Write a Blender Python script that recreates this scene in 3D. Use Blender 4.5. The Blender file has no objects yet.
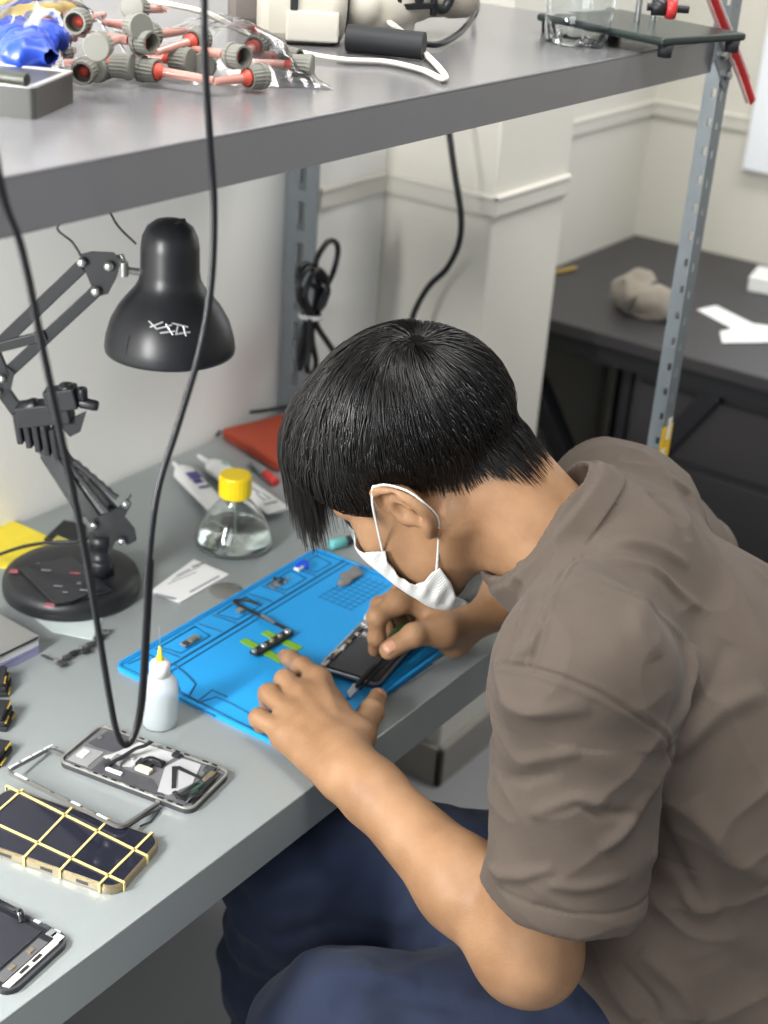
import bpy, bmesh, math, random
import numpy as np
from mathutils import Vector, Matrix, Quaternion
random.seed(7)
rng = np.random.default_rng(11)
SC = bpy.context.scene
COL = SC.collection
PI = math.pi

# ---------------------------------------------------------------- camera
F_PX, YAW, PITCH, ROLL = 1450.556, .981894, .454799, .0736221
CAM = np.array([0.0, 0.0, 1.6])
FW = np.array([math.sin(YAW)*math.cos(PITCH), math.cos(YAW)*math.cos(PITCH), -math.sin(PITCH)])
_r = np.array([math.cos(YAW), -math.sin(YAW), 0.0]); _u = np.cross(_r, FW)
RT = _r*math.cos(ROLL) + _u*math.sin(ROLL)
UP = -_r*math.sin(ROLL) + _u*math.cos(ROLL)
cam = bpy.data.cameras.new('camera'); camo = bpy.data.objects.new('camera', cam); COL.objects.link(camo)
M = Matrix.Identity(4)
for i in range(3):
    M[i][0], M[i][1], M[i][2], M[i][3] = RT[i], UP[i], -FW[i], CAM[i]
camo.matrix_world = M
cam.sensor_fit = 'VERTICAL'; cam.sensor_height = 36; cam.lens = F_PX/1024*36
cam.clip_start = .02; cam.clip_end = 60
cam.dof.use_dof = True; cam.dof.focus_distance = 1.26; cam.dof.aperture_fstop = 5.6
SC.camera = camo

# surveyed points: a pixel of the photograph and one known real coordinate give the 3-D point
def _ray(x, y): return RT*(x-384) - UP*(y-512) + FW*F_PX
def onz(x, y, z): d = _ray(x, y); return CAM + d*((z-CAM[2])/d[2])
def ony(x, y, Y): d = _ray(x, y); return CAM + d*(Y/d[1])
def onx(x, y, X): d = _ray(x, y); return CAM + d*(X/d[0])
def dep(x, y, Z): return CAM + _ray(x, y)*(Z/F_PX)

# ---------------------------------------------------------------- materials
def lin(c):
    if isinstance(c, str):
        c = [int(c[i:i+2], 16) for i in (0, 2, 4)]
    return tuple(((v/255)/12.92 if v/255 <= .04045 else ((v/255+.055)/1.055)**2.4) for v in c)
def nt(m): return m.node_tree.nodes, m.node_tree.links
def mat(name, c, rough=.5, metal=0, trans=0, ior=1.45, bump=0, bscale=200, var=0, vscale=20, emit=0, coat=0, sheen=0, sss=0, alpha=1, spec=None, aniso=None):
    m = bpy.data.materials.new(name); m.use_nodes = True
    N, L = nt(m); b = N['Principled BSDF']
    col = lin(c)
    b.inputs['Base Color'].default_value = (*col, 1)
    b.inputs['Roughness'].default_value = rough
    b.inputs['Metallic'].default_value = metal
    b.inputs['Transmission Weight'].default_value = trans
    b.inputs['IOR'].default_value = ior
    b.inputs['Coat Weight'].default_value = coat
    b.inputs['Sheen Weight'].default_value = sheen
    b.inputs['Alpha'].default_value = alpha
    if spec is not None: b.inputs['Specular IOR Level'].default_value = spec
    if sss:
        b.inputs['Subsurface Weight'].default_value = sss
        b.inputs['Subsurface Radius'].default_value = (.012, .005, .003)
        b.inputs['Subsurface Scale'].default_value = .5
    if emit:
        b.inputs['Emission Color'].default_value = (*col, 1); b.inputs['Emission Strength'].default_value = emit
    tc = N.new('ShaderNodeTexCoord')
    if var:
        n = N.new('ShaderNodeTexNoise'); n.inputs['Scale'].default_value = vscale; n.inputs['Detail'].default_value = 4
        L.new(tc.outputs['Object'], n.inputs['Vector'])
        mx = N.new('ShaderNodeMix'); mx.data_type = 'RGBA'
        mx.inputs['A'].default_value = (*[v*(1-var) for v in col], 1)
        mx.inputs['B'].default_value = (*[min(1, v*(1+var)) for v in col], 1)
        L.new(n.outputs['Fac'], mx.inputs['Factor']); L.new(mx.outputs['Result'], b.inputs['Base Color'])
    if bump:
        n = N.new('ShaderNodeTexNoise'); n.inputs['Scale'].default_value = bscale; n.inputs['Detail'].default_value = 3
        L.new(tc.outputs['Object'], n.inputs['Vector'])
        bp = N.new('ShaderNodeBump'); bp.inputs['Strength'].default_value = bump; bp.inputs['Distance'].default_value = .002
        L.new(n.outputs['Fac'], bp.inputs['Height']); L.new(bp.outputs['Normal'], b.inputs['Normal'])
    return m

# ---------------------------------------------------------------- objects
def me_obj(name, verts, faces, m=None, parent=None, smooth=False, mats=None, mi=None):
    me = bpy.data.meshes.new(name)
    me.from_pydata([tuple(map(float, v)) for v in verts], [], [tuple(map(int, f)) for f in faces])
    me.update()
    o = bpy.data.objects.new(name, me); COL.objects.link(o)
    if mats:
        for q in mats: me.materials.append(q)
        if mi is not None: me.polygons.foreach_set('material_index', mi)
    elif m: me.materials.append(m)
    if smooth: me.polygons.foreach_set('use_smooth', [True]*len(me.polygons))
    if parent: adopt(o, parent)
    return o
def adopt(o, parent):
    o.parent = parent
    if o.parent.type == 'EMPTY' or True:
        o.matrix_parent_inverse = world_of(parent).inverted()
def world_of(o):
    m = Matrix.Translation(o.location) @ o.rotation_euler.to_matrix().to_4x4()
    if o.parent: m = world_of(o.parent) @ o.matrix_parent_inverse @ m
    return m
def thing(name, label, cat, loc=(0, 0, 0), group=None):
    o = bpy.data.objects.new(name, None); COL.objects.link(o); o.location = tuple(map(float, loc))
    o.empty_display_size = .02
    return tag(o, label, cat, group)
def tag(o, label, cat, group=None):
    o['label'] = label; o['category'] = cat
    if group: o['group'] = group
    return o

class MB:
    """collects shapes (each may carry its own material slot) into ONE mesh"""
    def __init__(s): s.v = []; s.f = []; s.mi = []; s.sm = []
    def add(s, vs, fs, mi=0, sm=False):
        k = len(s.v); s.v += [tuple(map(float, v)) for v in vs]
        for f in fs: s.f.append(tuple(i+k for i in f)); s.mi.append(mi); s.sm.append(sm)
        return s
    def box(s, c, size, R=None, mi=0, bev=0, taper=1):
        hx, hy, hz = [q/2 for q in size]; c = np.array(c, float); R = np.eye(3) if R is None else np.asarray(R)
        bm = bmesh.new()
        vs = []
        for z in (-hz, hz):
            t = taper if z > 0 else 1
            for x, y in ((-hx, -hy), (hx, -hy), (hx, hy), (-hx, hy)): vs.append(bm.verts.new((x*t, y*t, z)))
        for f in ((0, 3, 2, 1), (4, 5, 6, 7), (0, 1, 5, 4), (1, 2, 6, 5), (2, 3, 7, 6), (3, 0, 4, 7)): bm.faces.new([vs[i] for i in f])
        if bev: bmesh.ops.bevel(bm, geom=bm.edges[:], offset=bev, segments=2, affect='EDGES', profile=.5)
        bm.verts.ensure_lookup_table(); bm.verts.index_update()
        s.add([c + R @ np.array(v.co) for v in bm.verts], [[v.index for v in f.verts] for f in bm.faces], mi)
        bm.free(); return s
    def tube(s, pts, r, n=8, mi=0, cap=True, sm=True, flat=None):
        pts = [np.array(p, float) for p in pts]; m = len(pts)
        rs = [r]*m if np.isscalar(r) else list(r)
        T = []
        for i in range(m):
            t = pts[min(i+1, m-1)] - pts[max(i-1, 0)]; T.append(t/(np.linalg.norm(t)+1e-12))
        a = np.array([0, 0, 1.0]) if abs(T[0][2]) < .9 else np.array([1.0, 0, 0])
        if flat is not None: a = np.array(flat[0], float)
        u = np.cross(T[0], a); u /= np.linalg.norm(u); vs = []
        for i in range(m):
            u = u - T[i]*(u @ T[i]); u /= (np.linalg.norm(u)+1e-12); w = np.cross(T[i], u)
            k = flat[1] if flat is not None else 1
            for j in range(n):
                q = 2*PI*j/n; vs.append(pts[i] + rs[i]*(u*math.cos(q) + w*k*math.sin(q)))
        fs = [(i*n+j, i*n+(j+1) % n, (i+1)*n+(j+1) % n, (i+1)*n+j) for i in range(m-1) for j in range(n)]
        s.add(vs, fs, mi, sm)
        if cap: s.add(vs, [tuple(range(n))[::-1], tuple((m-1)*n+j for j in range(n))], mi)
        return s
    def lathe(s, prof, c=(0, 0, 0), n=32, R=None, mi=0, sm=True, mis=None):
        c = np.array(c, float); R = np.eye(3) if R is None else np.asarray(R); vs = []
        for (r, z) in prof:
            for j in range(n):
                q = 2*PI*j/n; vs.append(c + R @ np.array([r*math.cos(q), r*math.sin(q), z]))
        for i in range(len(prof)-1):
            fs = [(i*n+j, i*n+(j+1) % n, (i+1)*n+(j+1) % n, (i+1)*n+j) for j in range(n)]
            k = mis[i] if mis else mi
            if i == 0: base = len(s.v); s.add(vs, fs, k, sm)
            else:
                for f in fs: s.f.append(tuple(a+base for a in f)); s.mi.append(k); s.sm.append(sm)
        return s
    def prism(s, poly, z0, z1, mi=0, R=None, c=(0, 0, 0)):
        n = len(poly); R = np.eye(3) if R is None else np.asarray(R); c = np.array(c, float)
        vs = [c + R @ np.array([x, y, z]) for z in (z0, z1) for x, y in poly]
        fs = [tuple(range(n))[::-1], tuple(range(n, 2*n))] + [(i, (i+1) % n, n+(i+1) % n, n+i) for i in range(n)]
        return s.add(vs, fs, mi)
    def ring(s, outer, inner, z0, z1, mi=0, R=None, c=(0, 0, 0)):
        n = len(outer); R = np.eye(3) if R is None else np.asarray(R); c = np.array(c, float)
        L_ = [(outer, z0), (outer, z1), (inner, z1), (inner, z0)]
        vs = [c + R @ np.array([x, y, z]) for q, z in L_ for x, y in q]
        fs = [(a*n+i, a*n+(i+1) % n, ((a+1) % 4)*n+(i+1) % n, ((a+1) % 4)*n+i) for a in range(4) for i in range(n)]
        return s.add(vs, fs, mi)
    def build(s, name, m, parent=None):
        ms = m if isinstance(m, (list, tuple)) else [m]
        o = me_obj(name, s.v, s.f, mats=ms, mi=s.mi)
        o.data.polygons.foreach_set('use_smooth', s.sm)
        bm = bmesh.new(); bm.from_mesh(o.data); bmesh.ops.recalc_face_normals(bm, faces=bm.faces[:]); bm.to_mesh(o.data); bm.free()
        if parent: adopt(o, parent)
        return o
def rrect(w, h, r, n=5, c=(0, 0)):
    pts = []
    for cx, cy, a in ((w/2-r, h/2-r, 0), (-w/2+r, h/2-r, 90), (-w/2+r, -h/2+r, 180), (w/2-r, -h/2+r, 270)):
        for i in range(n+1):
            q = math.radians(a + 90*i/n); pts.append((c[0]+cx+r*math.cos(q), c[1]+cy+r*math.sin(q)))
    return pts
def rotz(a): return np.array([[math.cos(a), -math.sin(a), 0], [math.sin(a), math.cos(a), 0], [0, 0, 1]])
def frame(x, z=None):
    """rotation whose local x axis is x, local z as near z as possible"""
    x = np.array(x, float); x /= np.linalg.norm(x); z = np.array(z if z is not None else (0, 0, 1), float)
    y = np.cross(z, x); y /= np.linalg.norm(y); z = np.cross(x, y); return np.stack([x, y, z], 1)
def zframe(z, x=(1, 0, 0)):
    z = np.array(z, float); z /= np.linalg.norm(z); x = np.array(x, float); x = x - z*(x @ z)
    if np.linalg.norm(x) < 1e-3: x = np.array([0, 1.0, 0]) - z*z[1]
    x /= np.linalg.norm(x); return np.stack([x, np.cross(z, x), z], 1)
def spline(pts, n=10):
    P = [np.array(p, float) for p in pts]; P = [2*P[0]-P[1]] + P + [2*P[-1]-P[-2]]; out = []
    for i in range(1, len(P)-2):
        for j in range(n):
            t = j/n; a, b, c, d = P[i-1:i+3]
            out.append(.5*((2*b) + (c-a)*t + (2*a-5*b+4*c-d)*t*t + (3*b-a-3*c+d)*t**3))
    out.append(P[-2]); return out

# ---------------------------------------------------------------- implicit surfaces
def capsule(a, b, r1, r2=None):
    a = np.array(a, float); b = np.array(b, float); r2 = r1 if r2 is None else r2; d = b-a; dd = d @ d
    def f(P):
        t = np.clip(((P-a) @ d)/dd, 0, 1)
        return np.linalg.norm(P - a - t[..., None]*d, axis=-1) - (r1 + (r2-r1)*t)
    return f
def ellip(c, r, R=None):
    c = np.array(c, float); r = np.array(r, float); R = np.eye(3) if R is None else np.asarray(R)
    def f(P):
        q = (P-c) @ R
        k0 = np.linalg.norm(q/r, axis=-1); k1 = np.linalg.norm(q/(r*r), axis=-1)
        return np.where(k0 < 1e-3, -r.min(), k0*(k0-1)/(k1+1e-9))
    return f
def halfspace(p, n):
    p = np.array(p, float); n = np.array(n, float); n /= np.linalg.norm(n)
    return lambda P: (P-p) @ n
class SDF:
    def __init__(s): s.ops = []
    def add(s, fn, k=.01): s.ops.append(('a', fn, k)); return s
    def sub(s, fn, k=.005): s.ops.append(('s', fn, k)); return s
    def disp(s, fn): s.ops.append(('d', fn, 0)); return s
    def limb(s, pts, rs, k=.01):
        for i in range(len(pts)-1): s.add(capsule(pts[i], pts[i+1], rs[i], rs[i+1]), k)
        return s
    def eval(s, P, masks=None):
        d = np.full(P.shape[:-1], 1.0)
        for i, (op, fn, k) in enumerate(s.ops):
            if masks is not None:
                m = masks[i]
                if not m.any(): continue
                Q = P[m]; D = d[m]
            else: Q = P; D = d
            e = fn(Q)
            if op == 'a':
                h = np.maximum(k-np.abs(D-e), 0)/k if k > 0 else 0
                D = np.minimum(D, e) - h*h*k*.25
            elif op == 's':
                e = -e; h = np.maximum(k-np.abs(D-e), 0)/k if k > 0 else 0
                D = np.maximum(D, e) + h*h*k*.25
            else: D = D + e
            if masks is not None: d[m] = D
            else: d = D
        return d
    def mesh(s, lo, hi, vox, margin=.008):
        lo = np.array(lo, float); hi = np.array(hi, float); B = 8; bs = B*vox
        nb = np.ceil((hi-lo)/bs).astype(int)
        I = np.stack(np.meshgrid(*[np.arange(n) for n in nb], indexing='ij'), -1).reshape(-1, 3)
        Cn = lo + (I+.5)*bs; rad = bs*.87
        d = s.eval(Cn)
        I = I[np.abs(d) < rad+margin+.012]; Cn = lo + (I+.5)*bs
        NX = nb*B + 4
        loc = np.stack(np.meshgrid(*[np.arange(B+1)]*3, indexing='ij'), -1)
        keys = []; vp = []; quads = []
        cor = [(a, b, c) for a in (0, 1) for b in (0, 1) for c in (0, 1)]
        edges = [(p, q) for p in cor for q in cor if sum(q)-sum(p) == 1 and all(q[i] >= p[i] for i in range(3))]
        key = lambda g: ((g[..., 0]+1)*NX[1] + g[..., 1]+1)*NX[2] + g[..., 2]+1
        for st in range(0, len(I), 300):
            Ib = I[st:st+300]; C = Cn[st:st+300]
            masks = []
            for op, fn, k in s.ops:
                if op == 'd': masks.append(np.ones(len(Ib), bool))
                else: masks.append(fn(C) < rad + k + margin + .012)
            G = Ib[:, None, None, None, :]*B + loc
            P = lo + G*vox
            D = s.eval(P, masks)
            S = D < 0
            cs = np.stack([S[:, a:B+a, b:B+b, c:B+c] for a, b, c in cor], -1)
            mix = cs.any(-1) & ~cs.all(-1)
            w = np.argwhere(mix)
            if len(w):
                acc = np.zeros((len(w), 3)); cnt = np.zeros(len(w))
                for p, q in edges:
                    d0 = D[w[:, 0], w[:, 1]+p[0], w[:, 2]+p[1], w[:, 3]+p[2]]; d1 = D[w[:, 0], w[:, 1]+q[0], w[:, 2]+q[1], w[:, 3]+q[2]]
                    x = (d0 < 0) != (d1 < 0); t = np.where(x, d0/(d0-d1+1e-20), 0)
                    pt = np.array(p)[None]*(1-t[:, None]) + np.array(q)[None]*t[:, None]
                    acc += pt*x[:, None]; cnt += x
                g = G[w[:, 0], w[:, 1], w[:, 2], w[:, 3]]
                keys.append(key(g)); vp.append(lo + (g + acc/cnt[:, None])*vox)
            for ax in range(3):
                sl0 = [slice(0, B)]*3; sl1 = list(sl0); sl1[ax] = slice(1, B+1)
                A0 = S[(slice(None), *sl0)]; A1 = S[(slice(None), *sl1)]
                w = np.argwhere(A0 != A1)
                if not len(w): continue
                g = G[w[:, 0], w[:, 1], w[:, 2], w[:, 3]]; ins = A0[w[:, 0], w[:, 1], w[:, 2], w[:, 3]]
                b_, c_ = (ax+1) % 3, (ax+2) % 3
                eb = np.eye(3, dtype=int)[b_]; ec = np.eye(3, dtype=int)[c_]
                q = np.stack([key(g-eb-ec), key(g-ec), key(g), key(g-eb)], 1)
                q[~ins] = q[~ins][:, ::-1]
                quads.append(q)
        K = np.concatenate(keys); V = np.concatenate(vp); Q = np.concatenate(quads)
        o = np.argsort(K); K = K[o]; V = V[o]
        idx = np.searchsorted(K, Q); idx = np.clip(idx, 0, len(K)-1)
        ok = (K[idx] == Q).all(1); idx = idx[ok]
        return V, idx
def fast_mesh(name, V, Q, m, parent=None, smooth=True):
    me = bpy.data.meshes.new(name); n = Q.shape[1]
    me.vertices.add(len(V)); me.vertices.foreach_set('co', V.astype(np.float32).ravel())
    me.loops.add(Q.size); me.loops.foreach_set('vertex_index', Q.astype(np.int32).ravel())
    me.polygons.add(len(Q)); me.polygons.foreach_set('loop_start', np.arange(0, Q.size, n, dtype=np.int32))
    me.polygons.foreach_set('loop_total', np.full(len(Q), n, dtype=np.int32))
    me.update(calc_edges=True); me.validate()
    me.polygons.foreach_set('use_smooth', np.full(len(me.polygons), smooth))
    if isinstance(m, (list, tuple)):
        for q in m: me.materials.append(q)
    elif m: me.materials.append(m)
    o = bpy.data.objects.new(name, me); COL.objects.link(o)
    if parent: adopt(o, parent)
    return o
def hit(sdf, x, y, z0=.8, z1=2.6):
    """point of an implicit surface that the line of sight through pixel (x, y) meets"""
    d = _ray(x, y)/F_PX; t = z0
    for _ in range(160):
        p = CAM + d*t; e = float(sdf.eval(p[None])[0])
        if e < .0004: return p
        t += max(e*.6, .0004)
        if t > z1: return None
    return p
def normals_of(V, Q):
    n = np.cross(V[Q[:, 2]]-V[Q[:, 0]], V[Q[:, 3]]-V[Q[:, 1]]); N = np.zeros_like(V)
    for i in range(4): np.add.at(N, Q[:, i], n)
    return N/(np.linalg.norm(N, axis=1, keepdims=True)+1e-12)
def polydist(V, P):
    best = np.full(len(V), 9.); tt = np.zeros(len(V)); n = len(P)-1
    for i in range(n):
        a, b = P[i], P[i+1]; d = b-a; t = np.clip(((V-a) @ d)/(d @ d+1e-12), 0, 1)
        e = np.linalg.norm(V-a-t[:, None]*d, axis=1); m = e < best; best[m] = e[m]; tt[m] = (i+t[m])/n
    return best, tt
def value_noise(P, scale, seed=0):
    G = np.random.default_rng(seed).random((32, 32, 32)); q = P*scale; i = np.floor(q).astype(int); f = q-i; f = f*f*(3-2*f)
    g = lambda a, b, c: G[(i[..., 0]+a) % 32, (i[..., 1]+b) % 32, (i[..., 2]+c) % 32]
    x, y, z = f[..., 0], f[..., 1], f[..., 2]
    L0 = (g(0,0,0)*(1-x)+g(1,0,0)*x)*(1-y) + (g(0,1,0)*(1-x)+g(1,1,0)*x)*y
    L1 = (g(0,0,1)*(1-x)+g(1,0,1)*x)*(1-y) + (g(0,1,1)*(1-x)+g(1,1,1)*x)*y
    return L0*(1-z)+L1*z
def smooth_verts(V, Q, it=2, lam=.5):
    for _ in range(it):
        acc = np.zeros_like(V); cnt = np.zeros(len(V))
        for a in range(4):
            for b in ((a+1) % 4,):
                np.add.at(acc, Q[:, a], V[Q[:, b]]); np.add.at(cnt, Q[:, a], 1)
                np.add.at(acc, Q[:, b], V[Q[:, a]]); np.add.at(cnt, Q[:, b], 1)
        V = V + lam*(acc/np.maximum(cnt, 1)[:, None] - V)
    return V
# ---------------------------------------------------------------- setting
YW, YW2, XC = 1.295, 1.385, 3.02          # wall behind the rack, recessed wall, right wall
XP0, XP1, YP = 1.874, 2.10, 1.094         # the pillar
M_wall = mat('wall_paint', (230, 229, 225), .75, var=.03, vscale=3, bump=.15, bscale=60)
M_wall2 = mat('wall_paint_cream', (212, 209, 199), .75, var=.03, vscale=3, bump=.15, bscale=60)
M_trim = mat('trim_plastic', (206, 203, 194), .5, var=.02)
M_floor = mat('floor_vinyl', (150, 150, 152), .55, var=.10, vscale=2.2, bump=.05)
def struct(mb, name, m):
    o = mb.build(name, m); o['kind'] = 'structure'; return o
b = MB(); b.box((1.4, -.1, -.05), (5.4, 4.2, .1)); struct(b, 'floor', M_floor)
H = 2.7
b = MB(); b.box(((XP0-1.2)/2, YW+.1, H/2), (XP0+1.2, .2, H)); struct(b, 'wall_back', M_wall)
b = MB(); b.box(((XP0+XP1)/2, (YP+YW2+.1)/2, H/2), (XP1-XP0, YW2+.1-YP, H), bev=.004); struct(b, 'wall_pillar', M_wall2)
b = MB(); b.box(((XP1+XC+.2)/2, YW2+.1, H/2), (XC+.2-XP1, .2, H)); struct(b, 'wall_recess', M_wall2)
b = MB(); b.box((XC+.1, (YW2-2.2)/2, H/2), (.2, YW2+2.2, H)); struct(b, 'wall_right', M_wall2)
b = MB(); b.box((1.0, -.1, H+.05), (4.6, 4.2, .1))
# dado rail: a shallow cable trunking with a lip, following wall, pillar side, pillar face, recess, right wall
def rail(p0, p1, nrm, zc, h=.034, t=.007):
    p0 = np.array([*p0, zc]); p1 = np.array([*p1, zc]); n = np.array([*nrm, 0.]); c = (p0+p1)/2 + n*t/2
    d = p1-p0; L_ = np.linalg.norm(d); R = frame(d)
    q = MB(); q.box(c, (L_, t, h), R, bev=.003); q.box(c+n*.002+np.array([0, 0, h*.34]), (L_, t, h*.22), R, bev=.002); return q
zt = 1.065
E_ = .009
struct(rail((1.70, YW), (XP0, YW), (0, -1), zt), 'trim_1', M_trim)
struct(rail((XP0, YP-E_), (XP0, YW), (-1, 0), zt), 'trim_2', M_trim)
struct(rail((XP0-E_, YP), (XP1-.002, YP), (0, -1), zt), 'trim_3', M_trim)
struct(rail((XP1, YW2), (XC, YW2), (0, -1), 1.035), 'trim_4', M_trim)
struct(rail((XC, YW2), (XC, -2.2), (-1, 0), 1.035), 'trim_5', M_trim)
M_base = mat('skirting', (150, 146, 138), .5)
for k, (p0, p1, n) in enumerate([((-1.2, YW), (XP0, YW), (0, -1)), ((XP0, YP-.012), (XP0, YW), (-1, 0)), ((XP0-.012, YP), (XP1, YP), (0, -1)), ((XP1, YW2), (XC, YW2), (0, -1)), ((XC, YW2), (XC, -2.2), (-1, 0))]):
    a = np.array([*p0, .04]); c = np.array([*p1, .04]); q = MB(); q.box((a+c)/2+np.array([*n, 0])*.006, (np.linalg.norm(c-a), .012, .08), frame(c-a), bev=.002)
    struct(q, ['baseboard_back', 'baseboard_pillar_side', 'baseboard_pillar', 'baseboard_recess', 'baseboard_right'][k], M_base)
# window edge on the right wall
wa = onx(768, 172, XC); wb = onx(746, 168, XC)
w = MB(); y1 = wb[1]; z0 = wb[2]
w.box((XC-.012, y1-.30, z0+.35), (.024, .6, .7), bev=.004)
wo = struct(w, 'window_1', mat('window_frame_white', (236, 240, 246), .35))
g = MB(); g.box((XC-.026, y1-.30, z0+.37), (.004, .5, .58)); g.build('pane', mat('bright_pane', (232, 240, 250), .1, emit=1.2), wo)

# ---------------------------------------------------------------- light
W = bpy.data.worlds.new('world'); SC.world = W; W.use_nodes = True
W.node_tree.nodes['Background'].inputs[0].default_value = (.92, .96, 1, 1)
W.node_tree.nodes['Background'].inputs[1].default_value = .36
def area(name, loc, size, power, col=(1, .985, .95), tgt=None, sy=None):
    l = bpy.data.lights.new(name, 'AREA'); l.energy = power; l.color = col; l.shape = 'RECTANGLE'; l.size = size; l.size_y = sy or size
    o = bpy.data.objects.new(name, l); COL.objects.link(o); o.location = loc
    d = Vector(tgt) - Vector(loc) if tgt else Vector((0, 0, -1))
    o.rotation_euler = d.to_track_quat('-Z', 'Y').to_euler(); return o
area('ceiling_lamp_over_aisle', (.55, .48, 2.62), .5, 34, sy=1.3)
area('ceiling_lamp_back', (2.2, .55, 2.62), .5, 24, sy=1.2)
area('window_daylight', (-1.3, .35, 1.9), 1.3, 30, col=(.95, .98, 1), tgt=(1.0, .8, .9))
area('added_fill_under_shelf', (.22, .95, 1.33), .10, 23, col=(1, .99, .97), sy=.6, tgt=(.75, 1.1, .80))  # added unseen fill light, brightens the wall and worktop at the left
SC.view_settings.view_transform = 'Standard'; SC.view_settings.look = 'None'
SC.view_settings.gamma = 1; SC.view_settings.use_curve_mapping = False; SC.view_settings.exposure = 0.2

# ---------------------------------------------------------------- steel rack: worktop + upper shelf + slotted posts
M_steel = mat('grey_powder_coat', (150, 156, 156), .33, metal=.25, var=.03, vscale=30, bump=.10, bscale=500)
M_shelf = mat('grey_painted_shelf', (118, 117, 120), .2, metal=.2, var=.04, vscale=25, bump=.08, bscale=500)
M_post = mat('galvanised_angle', (124, 131, 135), .45, metal=.35, var=.08, vscale=40)
M_slot = mat('slot_dark', (60, 64, 68), .8)
M_bolt = mat('bolt_steel', (150, 150, 148), .3, metal=1, var=.1)
YF, XL, XR = .668, -.55, 1.625
DT = .75
rack = thing('steel_rack', 'grey slotted-steel workbench rack with a worktop and an upper shelf against the white wall', 'rack', (XL, YF, 0))
def tray(z, h, x0, x1, y0, y1, name, m):
    q = MB(); t = .003
    q.box(((x0+x1)/2, (y0+y1)/2, z-t/2), (x1-x0, y1-y0, t), bev=.0012)
    for yy in (y0+t/2, y1-t/2): q.box(((x0+x1)/2, yy, z-h/2-t*.4), (x1-x0, t, h-t*.8))
    for xx in (x0+t/2, x1-t/2): q.box((xx, (y0+y1)/2, z-h/2-t*.4), (t, y1-y0-2*t-.001, h-t*.8))
    for yy in (y0+.012, y1-.012): q.box(((x0+x1)/2, yy, z-h+.001), (x1-x0-.01, .02, .002))
    for k in range(1, 4): q.box(((x0+x1)/2, y0+(y1-y0)*k/4, z-.016), (x1-x0-.02, .03, .024))
    return q.build(name, m, rack)
tray(DT, .05, XL, XR, YF, YW-.008, 'worktop', M_steel)
SZ = 1.387
tray(SZ, .037, XL, XR-.03, YF, YW-.008, 'shelf', M_shelf)
def post(x, y, sx, sy, z1, name='post', w=.028, sl=.008, hh0=.018, p=.05):
    """an L-section upright with real slots along both flanges"""
    q = MB(); t = .002; e = (w-sl)/2
    def flange(ax):
        z = 0.0
        ctr = lambda a, z_: (x+sx*a, y, z_) if ax == 0 else (x, y+sy*a, z_)
        sz = lambda a, h: (a, t, h) if ax == 0 else (t, a, h)
        for a in (e/2, w-e/2): q.box(ctr(a, z1/2), sz(e, z1))
        q.box(ctr(w/2, z1/2), sz(.004, z1)) if False else None
        while z < z1:
            hh = min(hh0, z1-z); q.box(ctr(w/2, z+hh/2), sz(sl, hh)); z += p
    flange(0); flange(1)
    return q.build(name, M_post, rack)
post(XR+.018, YF-.003, -1, 1, 2.05, hh0=.024, p=.034, sl=.006); post(XR+.006, YW-.006, 1, -1, 2.05) if False else None
post(1.622, YW-.003, 1, -1, 2.05, w=.058, sl=.014, hh0=.016, p=.060); post(XL, YF-.003, 1, 1, 2.05); post(XL, YW-.003, 1, -1, 2.05)
# bolts + corner gusset on the shelf end and the yellow sticker on the front upright
g = MB(); g.prism([(-.05, 0), (0, 0), (0, -.055), (-.012, -.055), (-.05, -.02)], 0, .002, R=np.array([[1, 0, 0], [0, 0, -1], [0, 1, 0]]).astype(float), c=(XR+.012, YF-.005, SZ-.002)); g.build('gusset', M_post, rack)
for dx, dz in ((-.032, -.018), (-.010, -.018), (-.012, -.042)):
    q = MB(); q.lathe([(0, .006), (.0045, .006), (.006, .004), (.006, 0)], (XR+.012+dx, YF-.007, SZ+dz), 6, zframe((0, -1, 0)), sm=False); q.build('bolt', M_bolt, rack)
st = MB(); st.box((XR+.002, YF-.0056, .885), (.030, .0008, .05)); st.box((XR+.006, YF-.0062, .905), (.010, .0008, .03), mi=1); st.box((XR-.002, YF-.0062, .872), (.010, .0008, .014), mi=1)
st.build('sticker', [mat('sticker_yellow', (235, 190, 40), .4), mat('sticker_white', (225, 225, 215), .4)], rack)
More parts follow.
